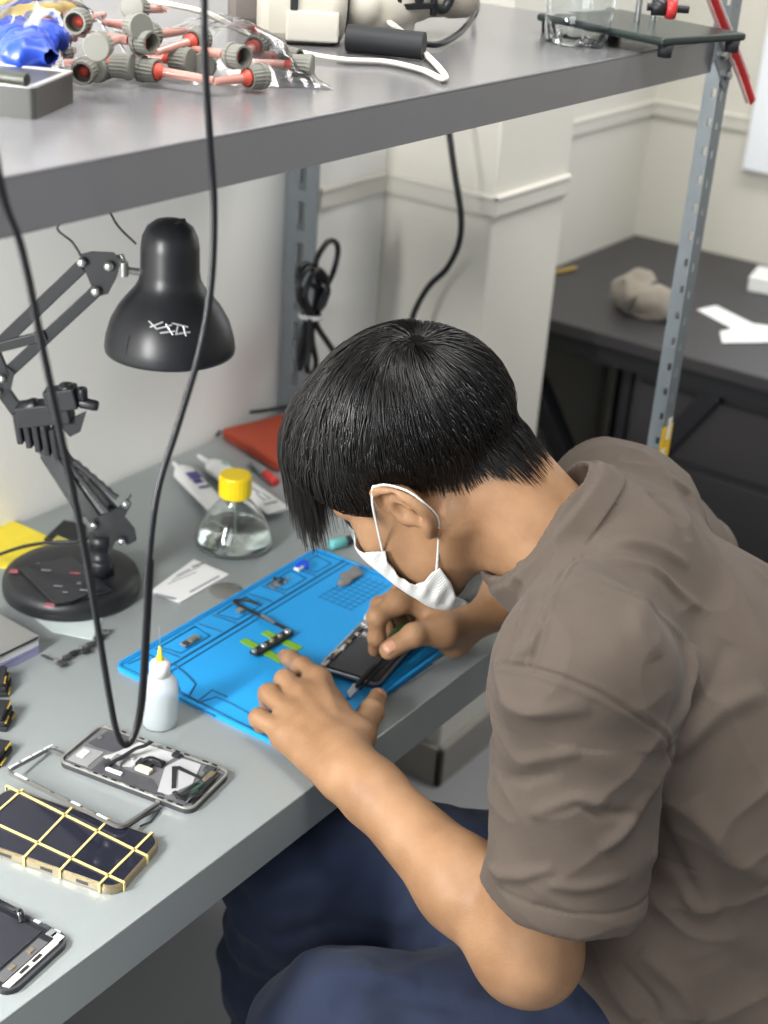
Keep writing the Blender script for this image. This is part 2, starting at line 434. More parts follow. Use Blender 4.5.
# ---------------------------------------------------------------- person
def skin_mat():
    m = mat('skin', (198, 150, 118), .5, sss=.06, spec=.35, bump=.18, bscale=420)
    N, L = nt(m); b = N['Principled BSDF']; tc = N.new('ShaderNodeTexCoord')
    n = N.new('ShaderNodeTexNoise'); n.inputs['Scale'].default_value = 28; n.inputs['Detail'].default_value = 5; L.new(tc.outputs['Object'], n.inputs['Vector'])
    r = N.new('ShaderNodeValToRGB'); r.color_ramp.elements[0].color = (*lin((136, 101, 72)), 1); r.color_ramp.elements[1].color = (*lin((157, 121, 90)), 1)
    r.color_ramp.elements[0].position = .3; r.color_ramp.elements[1].position = .7
    L.new(n.outputs['Fac'], r.inputs[0])
    # short shaved hair on the nape and sideburn: a stored mask of where stubble grows
    a = N.new('ShaderNodeAttribute'); a.attribute_name = 'stubble'
    s = N.new('ShaderNodeTexNoise'); s.inputs['Scale'].default_value = 900; s.inputs['Detail'].default_value = 1; L.new(tc.outputs['Object'], s.inputs['Vector'])
    ma = N.new('ShaderNodeMath'); ma.operation = 'MULTIPLY_ADD'; ma.inputs[1].default_value = .9; ma.inputs[2].default_value = -.45; L.new(s.outputs['Fac'], ma.inputs[0])
    ad = N.new('ShaderNodeMath'); ad.operation = 'ADD'; ad.use_clamp = True; L.new(a.outputs['Fac'], ad.inputs[0]); L.new(ma.outputs[0], ad.inputs[1])
    mu = N.new('ShaderNodeMath'); mu.operation = 'MULTIPLY'; mu.use_clamp = True; L.new(a.outputs['Fac'], mu.inputs[0])
    a2 = N.new('ShaderNodeMath'); a2.operation = 'ADD'; a2.inputs[1].default_value = .35; L.new(ad.outputs[0], a2.inputs[0]); L.new(a2.outputs[0], mu.inputs[1])
    mx = N.new('ShaderNodeMix'); mx.data_type = 'RGBA'; mx.inputs['B'].default_value = (*lin((38, 32, 30)), 1)
    L.new(mu.outputs[0], mx.inputs['Factor']); L.new(r.outputs[0], mx.inputs['A']); L.new(mx.outputs['Result'], b.inputs['Base Color'])
    return m
M_skin = skin_mat()
person = thing('person', 'black-haired person in taupe t-shirt and white mask bent over the phone on the mat', 'person', (1.16, .27, 0))

nrmz = lambda v: np.array(v, float)/np.linalg.norm(v)
# head frame
HR = np.array([[-0.23027032, -0.92290369, -0.30858443], [0.59888815, -0.3843418, 0.70257694], [-0.76701275, -0.02302494, 0.6412186]])
_a = math.radians(8); HR = HR @ np.array([[math.cos(_a), math.sin(_a), 0], [-math.sin(_a), math.cos(_a), 0], [0, 0, 1]])
HF, HL, HU = HR[:, 0], HR[:, 1], HR[:, 2]; H0 = dep(405, 515, 1.28) - HL*.080
hd = lambda x, y, z: H0 + HR @ np.array([x, y, z], float)

# joints
Lsh = np.array((.915, .42, .975)); Rsh = np.array((1.265, .55, .95))
Lel = dep(527, 950, 1.22); Lwr = dep(352, 772, 1.36)
Rel = np.array((1.46, .53, .80)); Rwr = onz(497, 603, .805)
NB = np.array((1.10, .475, .975))         # neck base
PEL = np.array((1.17, .25, .54))
SD = nrmz((.93, .35, .0))                 # left -> right shoulder
hipR = PEL + SD*.09; hipL = PEL - SD*.09
kneR = np.array((.975, .725, .58)); kneL = np.array((.84, .57, .545))
ankR = np.array((1.10, .82, .09)); ankL = np.array((.93, .62, .09))

body = SDF()
# torso under the shirt
body.limb([PEL, PEL*.5+np.array((1.20, .30, .78))*.5, np.array((1.165, .31, .76)), np.array((1.14, .40, .86)), NB], [.11, .09, .09, .085, .055], .05)
body.limb([Lsh, (Lsh+Rsh)/2-(0, 0, .02), Rsh], [.042, .055, .044], .03)
# neck and head
body.limb([NB-(0, 0, .012), hd(-.018, 0, -.064), hd(-.016, 0, .012)], [.055, .049, .054], .02)
body.add(capsule(NB*.75+Lsh*.25-(0, 0, .035), hd(-.06, .015, -.03), .034, .028), .03)
body.add(capsule(NB*.75+Rsh*.25-(0, 0, .03), hd(-.06, -.015, -.03), .034, .028), .03)
body.add(ellip(hd(-.010, 0, .048), (.098, .074, .080), HR), .02)
body.add(ellip(hd(.030, 0, -.012), (.064, .060, .088), HR), .02)
for s in (-1, 1):
    body.add(capsule(hd(-.012, s*.056, -.035), hd(.065, s*.022, -.088), .020, .018), .022)
    body.add(capsule(hd(.078, 0, .036), hd(.066, s*.044, .034), .012, .011), .012)
    body.add(ellip(hd(.060, s*.044, -.014), (.024, .020, .026), HR), .018)
    body.add(ellip(hd(.050, s*.034, -.052), (.030, .025, .034), HR), .02)
    body.add(ellip(hd(.070, s*.031, .012), (.012, .015, .009), HR), .006)      # closed eyelid
    body.add(capsule(hd(.092, s*.010, -.020), hd(.088, s*.013, -.020), .008), .006)
body.add(capsule(hd(.082, 0, .030), hd(.099, 0, -.012), .008, .010), .012)
body.add(ellip(hd(.080, 0, -.088), (.018, .022, .016), HR), .015)
body.add(ellip(hd(.088, 0, -.045), (.010, .024, .006), HR), .006)
body.add(ellip(hd(.086, 0, -.058), (.010, .020, .007), HR), .006)
N_HEAD = len(body.ops)
# ears
def ear(s):
    e = lambda x, z, out: hd(x, s*(.070+out), z)
    helix = [(.011, .008, .003), (.010, .024, .008), (.001, .034, .015), (-.013, .030, .021), (-.023, .016, .024), (-.026, .000, .023), (-.021, -.014, .018), (-.011, -.023, .014)]
    P = [e(*q) for q in helix]; P = spline(P, 3)
    body.add(ellip(e(-.006, .004, .006), (.015, .010, .024), HR), .006)
    for i in range(len(P)-1): body.add(capsule(P[i], P[i+1], .0040), .004)
    body.add(capsule(e(-.015, .004, .014), e(-.010, .020, .014), .0055, .0045), .006)
    body.add(capsule(e(-.012, -.019, .011), e(-.004, -.027, .009), .0070, .0060), .006)
    body.add(capsule(e(.009, -.002, .005), e(.008, -.010, .004), .0045, .0035), .005)
    body.sub(ellip(e(-.001, .004, .019), (.010, .012, .012), HR), .004)
    body.sub(capsule(e(.003, .025, .020), e(-.015, .022, .026), .0048), .003)
    return e
earL = ear(1); ear(-1)
# arms
Ldel = Lsh
body.limb([Lsh, Lel], [.046, .041], .03)
body.add(capsule(Lel + nrmz(Lel-Lsh)*.004, Lel + nrmz(Lel-Lwr)*.010, .036, .034), .025)
mid = Lel*.66+Lwr*.34
body.limb([Lel, mid, Lwr*.88+Lel*.12, Lwr], [.038, .0385, .028, .0265], .02)
body.limb([Rsh, Rel], [.05, .042], .03)
body.limb([Rel, Rel*.62+Rwr*.38, Rwr], [.042, .041, .027], .02)
# pelvis and legs inside the jeans
body.limb([hipL, hipR], [.10, .10], .05)
for h, k, a, d in ((hipL, kneL, ankL, (-.5, .86)), (hipR, kneR, ankR, (-.35, .93))):
    body.limb([h, k], [.080, .056], .04); body.limb([k, k*.65+a*.35, a], [.055, .052, .034], .03)
    t = a + np.array([d[0]*.15, d[1]*.15, -.055]); body.limb([a + (0, 0, -.04), t], [.036, .026], .03)

# hands
def finger(pts, rs, k=.004):
    rs = [r*1.09 for r in rs]
    body.limb(pts, rs, k)
    for i in range(1, len(pts)-1): body.add(ellip(pts[i], (rs[i]*1.06,)*3), .004)
NAILS = []
# left hand: palm down on the mat, index stretched out, the rest curled under
L_mcp = [onz(318, 678, .800), onz(300, 697, .797), onz(290, 714, .791), onz(284, 733, .783)]
palm_c = (L_mcp[0]+L_mcp[3])/2*.5 + Lwr*.5
for i, mc in enumerate(L_mcp):
    w0 = Lwr + (mc-L_mcp[1])*.42 + nrmz(mc-Lwr)*.012
    body.add(capsule(w0, mc + np.array((0, 0, -.006)), .0150, .0115), .012)
    body.add(ellip(mc + np.array((0, 0, -.003)), (.0105,)*3), .008)
body.add(ellip(palm_c + np.array((0, 0, -.012)), (.034, .024, .014), frame(L_mcp[1]-Lwr)), .012)
finger([L_mcp[0], onz(302, 667, .793), onz(291, 659, .777), onz(284, 656, .766)], [.0105, .0092, .0082, .0068])
finger([L_mcp[1], onz(285, 680, .797), onz(284, 684, .774), onz(292, 690, .762)], [.0105, .0094, .0084, .0075])
finger([L_mcp[2], onz(269, 694, .793), onz(269, 702, .772), onz(279, 707, .762)], [.0102, .0092, .0082, .0072])
finger([L_mcp[3], onz(259, 718, .784), onz(262, 724, .770), onz(272, 726, .762)], [.0095, .0084, .0074, .0066])
tb = [Lwr + nrmz(L_mcp[0]-Lwr)*.022 + nrmz(dep(366, 740, 1.36)-Lwr)*.006, onz(359, 736, .783), onz(371, 712, .776), onz(378, 697, .768)]
body.add(capsule(tb[0], tb[1], .017, .0145), .012); body.add(capsule(tb[1], L_mcp[0]+np.array((0,0,-.012)), .011, .009), .018)
finger([tb[1], tb[2], tb[3]], [.0140, .0112, .0092])
for i in range(3):
    a_, b2 = L_mcp[i], L_mcp[i+1]; body.add(capsule(a_+(0, 0, -.005), b2+(0, 0, -.005), .0105, .0100), .010)
    f_ = nrmz((a_+b2)/2-Lwr); body.add(capsule((a_+b2)/2+f_*.006+(0, 0, -.008), (a_+b2)/2-f_*.03+(0, 0, -.004), .0085, .0120), .012)
    body.add(capsule((a_+b2)/2-f_*.012+(0, 0, -.004), Lwr, .0125, .0200), .014)
# tendons on the back of the hand
for i in range(4): body.add(capsule(Lwr*.5+L_mcp[i]*.5+np.array((0, 0, .0115)), L_mcp[i]+np.array((0, 0, .0052)), .0026, .0034), .008)
# right hand: holds the tool between thumb and index
R_mcp = [onz(398, 602, .832), onz(404, 594, .820), onz(410, 590, .805), onz(418, 592, .790)]
cmc = onz(466, 616, .808)
for i, mc in enumerate(R_mcp):
    w0 = Rwr + (mc-R_mcp[1])*.35
    body.add(capsule(w0, mc, .0165, .0115), .012)
body.add(capsule(Rwr, cmc*.5+R_mcp[0]*.5, .022, .016), .015)
finger([R_mcp[0], onz(377, 617, .822), onz(377, 637, .797), onz(375, 650, .775)], [.0108, .0096, .0086, .0070])
finger([R_mcp[1], onz(380, 606, .800), onz(386, 628, .778), onz(392, 643, .766)], [.0105, .0094, .0086, .0074])
finger([R_mcp[2], onz(392, 604, .788), onz(402, 626, .768), onz(412, 640, .763)], [.0102, .0092, .0084, .0074])
finger([R_mcp[3], onz(412, 608, .775), onz(424, 628, .765), onz(434, 640, .762)], [.0095, .0086, .0078, .0068])
rt = [cmc, onz(443, 630, .808), onz(414, 635, .814), onz(389, 650, .800)]
body.add(capsule(Rwr, rt[1], .020, .0165), .015)
finger([rt[1], rt[2], rt[3]], [.0150, .0112, .0098])
body.add(capsule(rt[1], onz(452, 642, .778), .014, .014), .018); body.add(capsule(Rwr, onz(456, 640, .780), .018, .014), .02)
for i in range(3): body.add(capsule(R_mcp[i], R_mcp[i+1], .0115, .0110), .010); body.add(capsule((R_mcp[i]+R_mcp[i+1])/2*.8+Rwr*.2, Rwr, .0125, .018), .014)
V, Q = body.mesh((.55, .0, -.01), (1.75, 1.05, 1.32), .0024)
V = smooth_verts(V, Q, 1, .35)
bo = fast_mesh('body', V, Q, M_skin, person)
# where stubble grows (a tapered cut under the long hair)
lc = (V-H0) @ HR
def hairline(l):
    """signed 'inside the hair' measure in head coordinates"""
    x, y, z = l[..., 0], l[..., 1], l[..., 2]
    zl = np.interp(x, [-.13, -.100, -.082, -.042, -.020, .000, .016, .047, .061, .085, .12], [-.066, -.054, -.038, -.012, .006, .022, .028, .036, .052, .072, .080])
    side = np.exp(-((x-.036)/.010)**2)*.028      # sideburn
    return z - (zl - side)
hv = hairline(lc); near = np.linalg.norm(lc-np.array([-.01, 0, .03]), axis=1) < .14
earz = (np.abs(lc[:, 1]) > .0705) & (lc[:, 0] < .016) & (lc[:, 0] > -.034) & (lc[:, 2] < .042)
stb = np.clip((hv+.020)/.036, 0, 1)*near*(~earz)
at_ = bo.data.attributes.new('stubble', 'FLOAT', 'POINT'); at_.data.foreach_set('value', stb.astype(np.float32))
# ---------------------------------------------------------------- t-shirt
def cloth_mat(name, c, c2, rough=.85, weave=900, sheen=.04, var=40):
    m = mat(name, c, rough, sheen=sheen)
    N, L = nt(m); b = N['Principled BSDF']; tc = N.new('ShaderNodeTexCoord')
    n = N.new('ShaderNodeTexNoise'); n.inputs['Scale'].default_value = var; n.inputs['Detail'].default_value = 6; L.new(tc.outputs['Object'], n.inputs['Vector'])
    mx = N.new('ShaderNodeMix'); mx.data_type = 'RGBA'; mx.inputs['A'].default_value = (*lin(c), 1); mx.inputs['B'].default_value = (*lin(c2), 1)
    L.new(n.outputs['Fac'], mx.inputs['Factor']); L.new(mx.outputs['Result'], b.inputs['Base Color'])
    w = N.new('ShaderNodeTexNoise'); w.inputs['Scale'].default_value = weave; w.inputs['Detail'].default_value = 2; L.new(tc.outputs['Object'], w.inputs['Vector'])
    bp = N.new('ShaderNodeBump'); bp.inputs['Strength'].default_value = .35; bp.inputs['Distance'].default_value = .0012
    L.new(w.outputs['Fac'], bp.inputs['Height']); L.new(bp.outputs['Normal'], b.inputs['Normal'])
    return m
M_shirt = cloth_mat('taupe_cotton', (75, 65, 57), (85, 74, 65))
hemL = Lsh + (Lel-Lsh)*.775; aL = nrmz(Lel-Lsh)
hemR = Rsh + (Rel-Rsh)*.80; aR = nrmz(Rel-Rsh)
def cut(fn, p, n):
    h = halfspace(p, n); return lambda P: np.maximum(fn(P), h(P))
sh = SDF()
NRM = np.cross(SD, (0, 0, 1.)); 
if NRM @ np.array((-.35, .93, 0)) < 0: NRM = -NRM
def trunk(c, rs, rd, rh, ax, k=.07):
    ax = nrmz(ax); f = nrmz(np.cross(SD, ax)); sh.add(ellip(c, (rs, rd, rh), np.stack([SD, f, ax], 1)), k)
trunk(PEL+(.01, -.01, .02), .175, .125, .12, (0, 0, 1))
trunk((1.185, .25, .65), .165, .122, .13, (.05, .05, 1))
trunk((1.180, .29, .75), .172, .120, .14, (-.1, .3, 1))
trunk((1.155, .365, .850), .185, .115, .13, (-.3, .6, .9))
trunk((1.115, .44, .915), .165, .085, .09, (-.4, .8, .6))
sh.add(capsule((1.10, .38, .84), (1.065, .335, .60), .105, .13), .05)
sh.add(capsule(Lsh+RT*.006, Rsh+(0, 0, .000), .054, .058), .05)
sh.add(capsule(NB+(0, 0, .0), Lsh+(0, 0, .012), .060, .050), .04)
sh.add(capsule(NB+(0, 0, .0), Rsh+(0, 0, .012), .060, .056), .04)
# sleeves
sh.add(cut(capsule(Lsh+RT*.016, Lsh+(Lel-Lsh)*1.15+RT*.024, .068, .071), hemL, aL), .035)
sh.add(cut(capsule(Rsh, Rsh+(Rel-Rsh)*1.2, .072, .066), hemR, aR), .04)
sh.add(capsule(Lsh+(Lel-Lsh)*.35+SD*.06, (1.10, .37, .84), .05, .08), .05)
sh.add(capsule(NB, dep(561, 540, 1.325), .084, .0745), .03)
# folds that belong to the body of the cloth: shallow random drape
def drape(P):
    q = P.copy(); q = q @ np.stack([SD, NRM, np.array([0, 0, 1.])], 1)
    a = value_noise(q*np.array([1, 1, .45]), 16, 3)-.5
    b_ = value_noise(q*np.array([.6, .6, 1.4]), 30, 5)-.5
    return a*.010 + b_*.004
sh.disp(drape)
# hollow sleeve ends
sh.sub(capsule(Lsh+(Lel-Lsh)*.62+RT*.020, hemL+aL*.08+RT*.025, .040, .0665), .004)
sh.sub(capsule(Rsh+(Rel-Rsh)*.55, hemR+aR*.08, .050, .063), .004)
# neck opening
nax = nrmz(hd(-.05, 0, -.035) - NB); 
CC = dep(561, 540, 1.325)
CN = nrmz(nax*.75 + np.cross(_ray(556, 534), RT*105+UP*130)*-.0 + nrmz(-RT*.78+UP*.62)*.35)
sh.sub(capsule(CC+CN*.045, CC+CN*.20, .0695, .085), .004)
cx_ = nrmz(np.cross(SD, CN)); cy_ = np.cross(CN, cx_)
def collar(P):
    q = P-CC; h = q @ CN; x = q @ cx_; y = q @ cy_
    r = np.sqrt(x*x + y*y)
    h2 = h - .006
    rr = r - (.0758 - .15*h2)
    d = np.sqrt(np.maximum(np.abs(rr)-.0012, 0)**2 + np.maximum(np.abs(h2)-.0115, 0)**2)
    return d - .0022
sh.add(collar, .0015)
sh.sub(halfspace((0, 0, .50), (0, 0, 1)), .003) if False else None
V, Q = sh.mesh((.72, .0, .38), (1.75, .85, 1.16), .0022, .03)
V = smooth_verts(V, Q, 2, .4)
Nn = normals_of(V, Q)
def crease(px, amp, w, zf=None):
    P = [hit(sh, *p) for p in px]; P = [p for p in P if p is not None]
    if len(P) < 2: return
    P = spline(P, 5); d, t = polydist(V, P)
    w *= .72
    V[:] += Nn*(amp*1.25*np.exp(-(d/w)**2)*np.clip(np.sin(np.clip(t, 0.0, 1)*PI), 0, 1)**.5)[:, None]
def seam(px, amp=-.0016, w=.0016, dbl=0):
    P = [hit(sh, *p) for p in px]; P = [p for p in P if p is not None]
    P = spline(P, 8); d, t = polydist(V, P)
    g = amp*np.exp(-(d/w)**2)
    g += -amp*.7*np.exp(-((d-.0045)/.0022)**2)
    if dbl: g += amp*.6*np.exp(-((d-dbl)/.0014)**2)
    V[:] += Nn*g[:, None]
for px, a, w in [
    (((660, 735), (684, 690), (694, 645)), .006, .012), (((676, 760), (715, 715), (768, 690)), .006, .013), (((680, 735), (705, 700), (730, 640)), -.005, .012),
    (((664, 775), (660, 830), (700, 905)), -.006, .010), (((650, 850), (690, 900), (720, 905)), .006, .010), (((690, 800), (730, 850), (768, 880)), .006, .016),
    (((600, 548), (640, 545), (690, 565)), .004, .009), (((596, 560), (650, 572), (700, 610)), .0035, .008), (((590, 575), (640, 600), (690, 640)), .003, .008),
    (((650, 490), (668, 505), (690, 540)), -.005, .010), (((666, 480), (690, 500), (720, 545)), .005, .010), (((605, 480), (620, 460), (640, 452)), .0025, .006),
    (((545, 620), (530, 645), (510, 662)), .004, .007), (((520, 605), (508, 635), (498, 660)), -.004, .006), (((535, 590), (522, 615), (512, 640)), .003, .006),
    (((492, 742), (530, 760), (580, 752)), .0035, .007), (((490, 765), (525, 778), (560, 772)), -.003, .007), (((487, 800), (530, 815), (575, 800), (610, 805)), .003, .007),
    (((486, 862), (512, 876), (555, 868)), .004, .007), (((570, 800), (605, 815), (640, 812)), -.003, .006), (((500, 700), (540, 712), (590, 708)), .0025, .008),
    (((600, 850), (625, 830), (650, 790)), .003, .009), (((540, 880), (580, 888), (630, 876)), .0025, .007), (((655, 660), (640, 620), (650, 580)), .003, .014),
    (((600, 960), (625, 1000), (640, 1022)), .005, .009), (((640, 950), (680, 985), (700, 1020)), .005, .012), (((620, 965), (650, 1000), (660, 1022)), -.004, .008)]:
    crease(px, a, w)
seam([(498, 664), (530, 668), (575, 682), (620, 705), (664, 738), (667, 775)])
seam([(531, 667), (545, 620), (562, 578), (576, 556)], dbl=.006)
# stitched hem lines of the sleeve and the line under the collar rib
for hp, ax, c0 in ((hemL-aL*.021, aL, Lsh+RT*.02), (hemR-aR*.021, aR, Rsh)):
    h = (V-hp) @ ax; rad = np.linalg.norm(np.cross(V-c0, ax), axis=1)
    V += Nn*((-.0016*np.exp(-(h/.0016)**2) + .0010*np.exp(-((h-.010)/.008)**2))*(rad < .12)*(rad > .045))[:, None]
_h = (V-CC) @ CN - .006; _r = np.linalg.norm(np.cross(V-CC, CN), axis=1)
V += Nn*(-.0016*np.exp(-((_h+.0125)/.0016)**2)*(_r < .085)*(_r > .06))[:, None]
def ridged(a, b_, c, fa, fb, fc, seed): q_ = np.stack([V @ a*fa, V @ b_*fb, V @ c*fc], 1)+7; x = value_noise(q_, 1, seed); return (1-np.abs(2*x-1))**3
arm_w = np.clip(1-np.linalg.norm(np.cross(V-Lsh-RT*.02, aL), axis=1)/.10, 0, 1)*(((V-Lsh) @ aL) > .03)
s1 = nrmz(np.cross(aL, (0, 0, 1.))); s2 = np.cross(aL, s1)
V += Nn*(arm_w*.0085*(ridged(nrmz(aL+s1*.35), s1, s2, 38, 9, 9, 4)-.3))[:, None]
d1 = nrmz((.1, .9, .55)); d2 = nrmz(np.cross(d1, RT)); d3 = np.cross(d1, d2)
V += Nn*((1-arm_w)*.0042*(ridged(d1, d2, d3, 8, 34, 12, 9)-.3))[:, None]
d1 = nrmz((.7, -.2, .6)); d2 = nrmz(np.cross(d1, (0, 0, 1.))); d3 = np.cross(d1, d2)
V += Nn*((1-arm_w)*.0035*(ridged(d1, d2, d3, 7, 12, 30, 13)-.3))[:, None]
shirt = fast_mesh('t_shirt', V, Q, M_shirt, person)

# ---------------------------------------------------------------- jeans
M_jean = cloth_mat('denim', (17, 22, 38), (42, 54, 82), .9, 1100, .04, 9)
je = SDF()
je.limb([hipL, hipR], [.128, .128], .05)
je.add(capsule(PEL, PEL+(.01, -.01, .10), .13, .125), .05)
for h, k, a in ((hipL, kneL, ankL), (hipR, kneR, ankR)):
    je.limb([h, h*.5+k*.5, k], [.104, .092, .078], .05); je.limb([k, k*.6+a*.4, a+(0, 0, .02)], [.076, .078, .066], .035)
def jdrape(P):
    a = value_noise(P*np.array([1, .55, 1.3]), 26, 8)-.5; b_ = value_noise(P*np.array([.6, 1, .6]), 55, 9)-.5
    return a*.014 + b_*.005
je.disp(jdrape)
for a in (ankL, ankR): je.sub(halfspace(a+(0, 0, -.0), (0, 0, 1)) if False else capsule(a+(0, 0, -.05), a+(0, 0, -.02), .10), .003)
Vj, Qj = je.mesh((.70, .0, .02), (1.45, 1.0, .74), .0032)
Vj = smooth_verts(Vj, Qj, 1, .4)
Nj = normals_of(Vj, Qj)
def jcrease(px, amp, w, pw=.5):
    P = [hit(je, *p) for p in px]; P = [p for p in P if p is not None]
    if len(P) < 2: return
    P = spline(P, 6); d, t = polydist(Vj, P)
    Vj[:] += Nj*(amp*np.exp(-(d/w)**2)*np.clip(np.sin(t*PI), 0, 1)**pw)[:, None]
for px, a, w in [(((300, 990), (350, 972), (420, 985)), .006, .010), (((330, 1005), (400, 995), (470, 1010)), -.006, .010), (((250, 900), (320, 880), (400, 900)), .006, .014),
                 (((270, 940), (330, 925), (420, 940)), -.006, .012), (((450, 1000), (520, 1010), (580, 1005)), .006, .012), (((330, 850), (380, 840), (450, 850)), .005, .012)]:
    jcrease(px, a, w)
jeans = fast_mesh('jeans', Vj, Qj, M_jean, person)
# shoes, mostly out of view below the frame
M_shoe = mat('shoe_black', (32, 32, 34), .6); M_sole = mat('shoe_sole', (205, 203, 198), .6)
for a, d in ((ankL, nrmz((-.5, .86, 0))), (ankR, nrmz((-.35, .93, 0)))):
    s_ = SDF(); s_.add(capsule(a+(0, 0, -.035)-d*.02, a+d*.16+(0, 0, -.052), .044, .034), .02); s_.add(capsule(a+(0, 0, .0), a+(0, 0, -.04)-d*.01, .042, .042), .02)
    s_.sub(halfspace((0, 0, .014), (0, 0, 1)), .002)
    v, q = s_.mesh(a-np.array((.25, .25, .1)), a+np.array((.25, .25, .1)), .004); sho = fast_mesh('shoe', v, q, M_shoe, person)
    so = MB(); so.prism([((c*.046 if t < 0 else c*.042), 0) for t, c in ()] or rrect(.262, .088, .043, 6), 0, .014, R=frame(d), c=a*np.array((1, 1, 0))+d*.070); so.build('sole', M_sole, sho)

# ---------------------------------------------------------------- face mask
M_mask = mat('mask_fabric', (206, 207, 205), .85, sheen=.2)
def _mask_weave(m):
    N, L = nt(m); b = N['Principled BSDF']; tc = N.new('ShaderNodeTexCoord'); w = N.new('ShaderNodeTexWave'); w.inputs['Scale'].default_value = 260; w.inputs['Distortion'].default_value = .6
    L.new(tc.outputs['Object'], w.inputs['Vector']); bp = N.new('ShaderNodeBump'); bp.inputs['Strength'].default_value = .5; bp.inputs['Distance'].default_value = .001
    L.new(w.outputs['Fac'], bp.inputs['Height']); L.new(bp.outputs['Normal'], b.inputs['Normal'])
_mask_weave(M_mask)
POLY = np.array([(.068, .010), (.060, -.014), (.068, -.038), (.065, -.054), (.053, -.060), (.041, -.051), (.030, -.058), (.038, -.078), (.052, -.098), (.062, -.14), (.17, -.14), (.17, .035), (.106, .032), (.084, .016)])
def polysd(x, z):
    n = len(POLY); d = np.full(x.shape, 9.); ins = np.zeros(x.shape, bool)
    for i in range(n):
        a = POLY[i]; b_ = POLY[(i+1) % n]; e = b_-a; wx = x-a[0]; wz = z-a[1]
        t = np.clip((wx*e[0]+wz*e[1])/(e @ e), 0, 1); d = np.minimum(d, np.hypot(wx-e[0]*t, wz-e[1]*t))
        c = ((a[1] > z) != (b_[1] > z)) & (x < (b_[0]-a[0])*(z-a[1])/(b_[1]-a[1]+1e-12)+a[0]); ins ^= c
    return np.where(ins, -d, d)
_bh = SDF(); _bh.ops = body.ops[:N_HEAD]
base_ = SDF(); base_.add(lambda P: _bh.eval(P)-.0045, .001)
base_.add(ellip(hd(.036, 0, -.048), (.068, .060, .074), HR), .02); base_.add(ellip(hd(.068, 0, -.036), (.040, .036, .048), HR), .014); base_.add(capsule(hd(.082, 0, .028), hd(.100, 0, -.012), .013, .016), .014); base_.add(ellip(hd(.070, 0, -.088), (.028, .032, .026), HR), .014)
_pl = []
for p in ((364, 553), (374, 551), (385, 552), (388, 562), (400, 578), (415, 585), (424, 582), (431, 573), (440, 568), (450, 582), (460, 600)):
    h = hit(base_, *p)
    if h is not None: l_ = (h-H0) @ HR; _pl.append((l_[0], l_[2]))
POLY = np.array(_pl + [(.070, -.14), (.17, -.14), (.17, .035), (.112, .030), (.098, .010)])
def maskfn(P):
    q = (P-H0) @ HR; m = base_.eval(P)
    fold = .0012*np.sin(q[..., 2]*420+q[..., 0]*160)*np.exp(-((q[..., 0]-.052)/.018)**2)
    sh_ = np.abs(m+fold)-.0010
    return np.maximum(sh_, polysd(q[..., 0], q[..., 2]))
mk = SDF(); mk.add(maskfn, .001)
Vm, Qm = mk.mesh(H0-.17, H0+.17, .0011, .004)
Vm = smooth_verts(Vm, Qm, 1, .4)
mask = fast_mesh('face_mask', Vm, Qm, M_mask, person)
for s in (1, -1):
    for pts in ([(.0575, .066, -.0175), (.034, .076, .006), (.010, .088, .028), (-.004, .089, .0395)],
                [(-.004, .089, .0395), (-.019, .0935, .0335), (-.0295, .0935, .018), (-.031, .091, .000), (-.022, .080, -.020), (-.004, .074, -.036), (.012, .068, -.048), (.031, .0665, -.063)]):
        q = MB(); q.tube(spline([hd(x, y*s, z) for x, y, z in pts], 6), .0013, 6, flat=(HL, .6)); q.build('ear_loop', M_mask, mask)

# ---------------------------------------------------------------- hair
M_hair = mat('black_hair', (30, 26, 25), .34, spec=.6)
def _hairvar(m):
    N, L = nt(m); b = N['Principled BSDF']; a = N.new('ShaderNodeAttribute'); a.attribute_name = 'tone'
    mx = N.new('ShaderNodeMix'); mx.data_type = 'RGBA'; mx.inputs['A'].default_value = (*lin((11, 10, 10)), 1); mx.inputs['B'].default_value = (*lin((36, 32, 30)), 1)
    L.new(a.outputs['Fac'], mx.inputs['Factor']); L.new(mx.outputs['Result'], b.inputs['Base Color'])
_hairvar(M_hair)
c0 = np.array((-.010, 0, .048)); r0 = np.array((.098, .074, .080))
WH = np.array((-.088, .004, .100)); G_ = HR.T @ np.array((0, 0, -1.))
_hb = SDF(); _hb.ops = body.ops[:N_HEAD]
class _hs:
    eval = staticmethod(lambda p: _hb.eval(H0 + p @ HR.T))
def skull_r(n):
    r = 1/np.sqrt(((n/r0)**2).sum(-1)); m = (n[..., 0] < -.1) & (n[..., 2] < .25)
    if m.any():
        q = n[m]; x = r[m]
        for _ in range(5): x = np.minimum(x - _hs.eval(c0+q*x[..., None]), .146)
        r = r.copy(); r[m] = np.maximum(x, r[m])
    return r
def thick(p):
    """hair thickness over the skull"""
    h = hairline(p); top = np.clip((p[..., 2]-.02)/.09, 0, 1)
    return np.clip(h/np.where(p[..., 0] < -.03, .065, .035), 0.05, 1)*(.007+.006*top) + .020*np.clip((p[..., 0]-.01)/.07, 0, 1)*np.clip(h/.03, 0, 1) + .010*np.clip((-p[..., 0]-.03)/.05, 0, 1)*np.clip(1-np.abs(p[..., 2]-.01)/.07, 0, 1)*np.clip(h/.05, 0, 1)
def hb(P):
    q = (P-H0) @ HR; n = q-c0; l = np.linalg.norm(n, axis=-1, keepdims=True)+1e-9; n = n/l
    surf = c0 + n*skull_r(n)[..., None]
    return np.maximum((l[..., 0]-skull_r(n)-thick(surf)*.35)*.8, -(hairline(surf)-.006)*.6)
hs = SDF(); hs.add(hb, .002); pass
Vh, Qh = hs.mesh(H0-.19, H0+.19, .0028, .01)
NS = 9500; rs_ = np.random.default_rng(5)
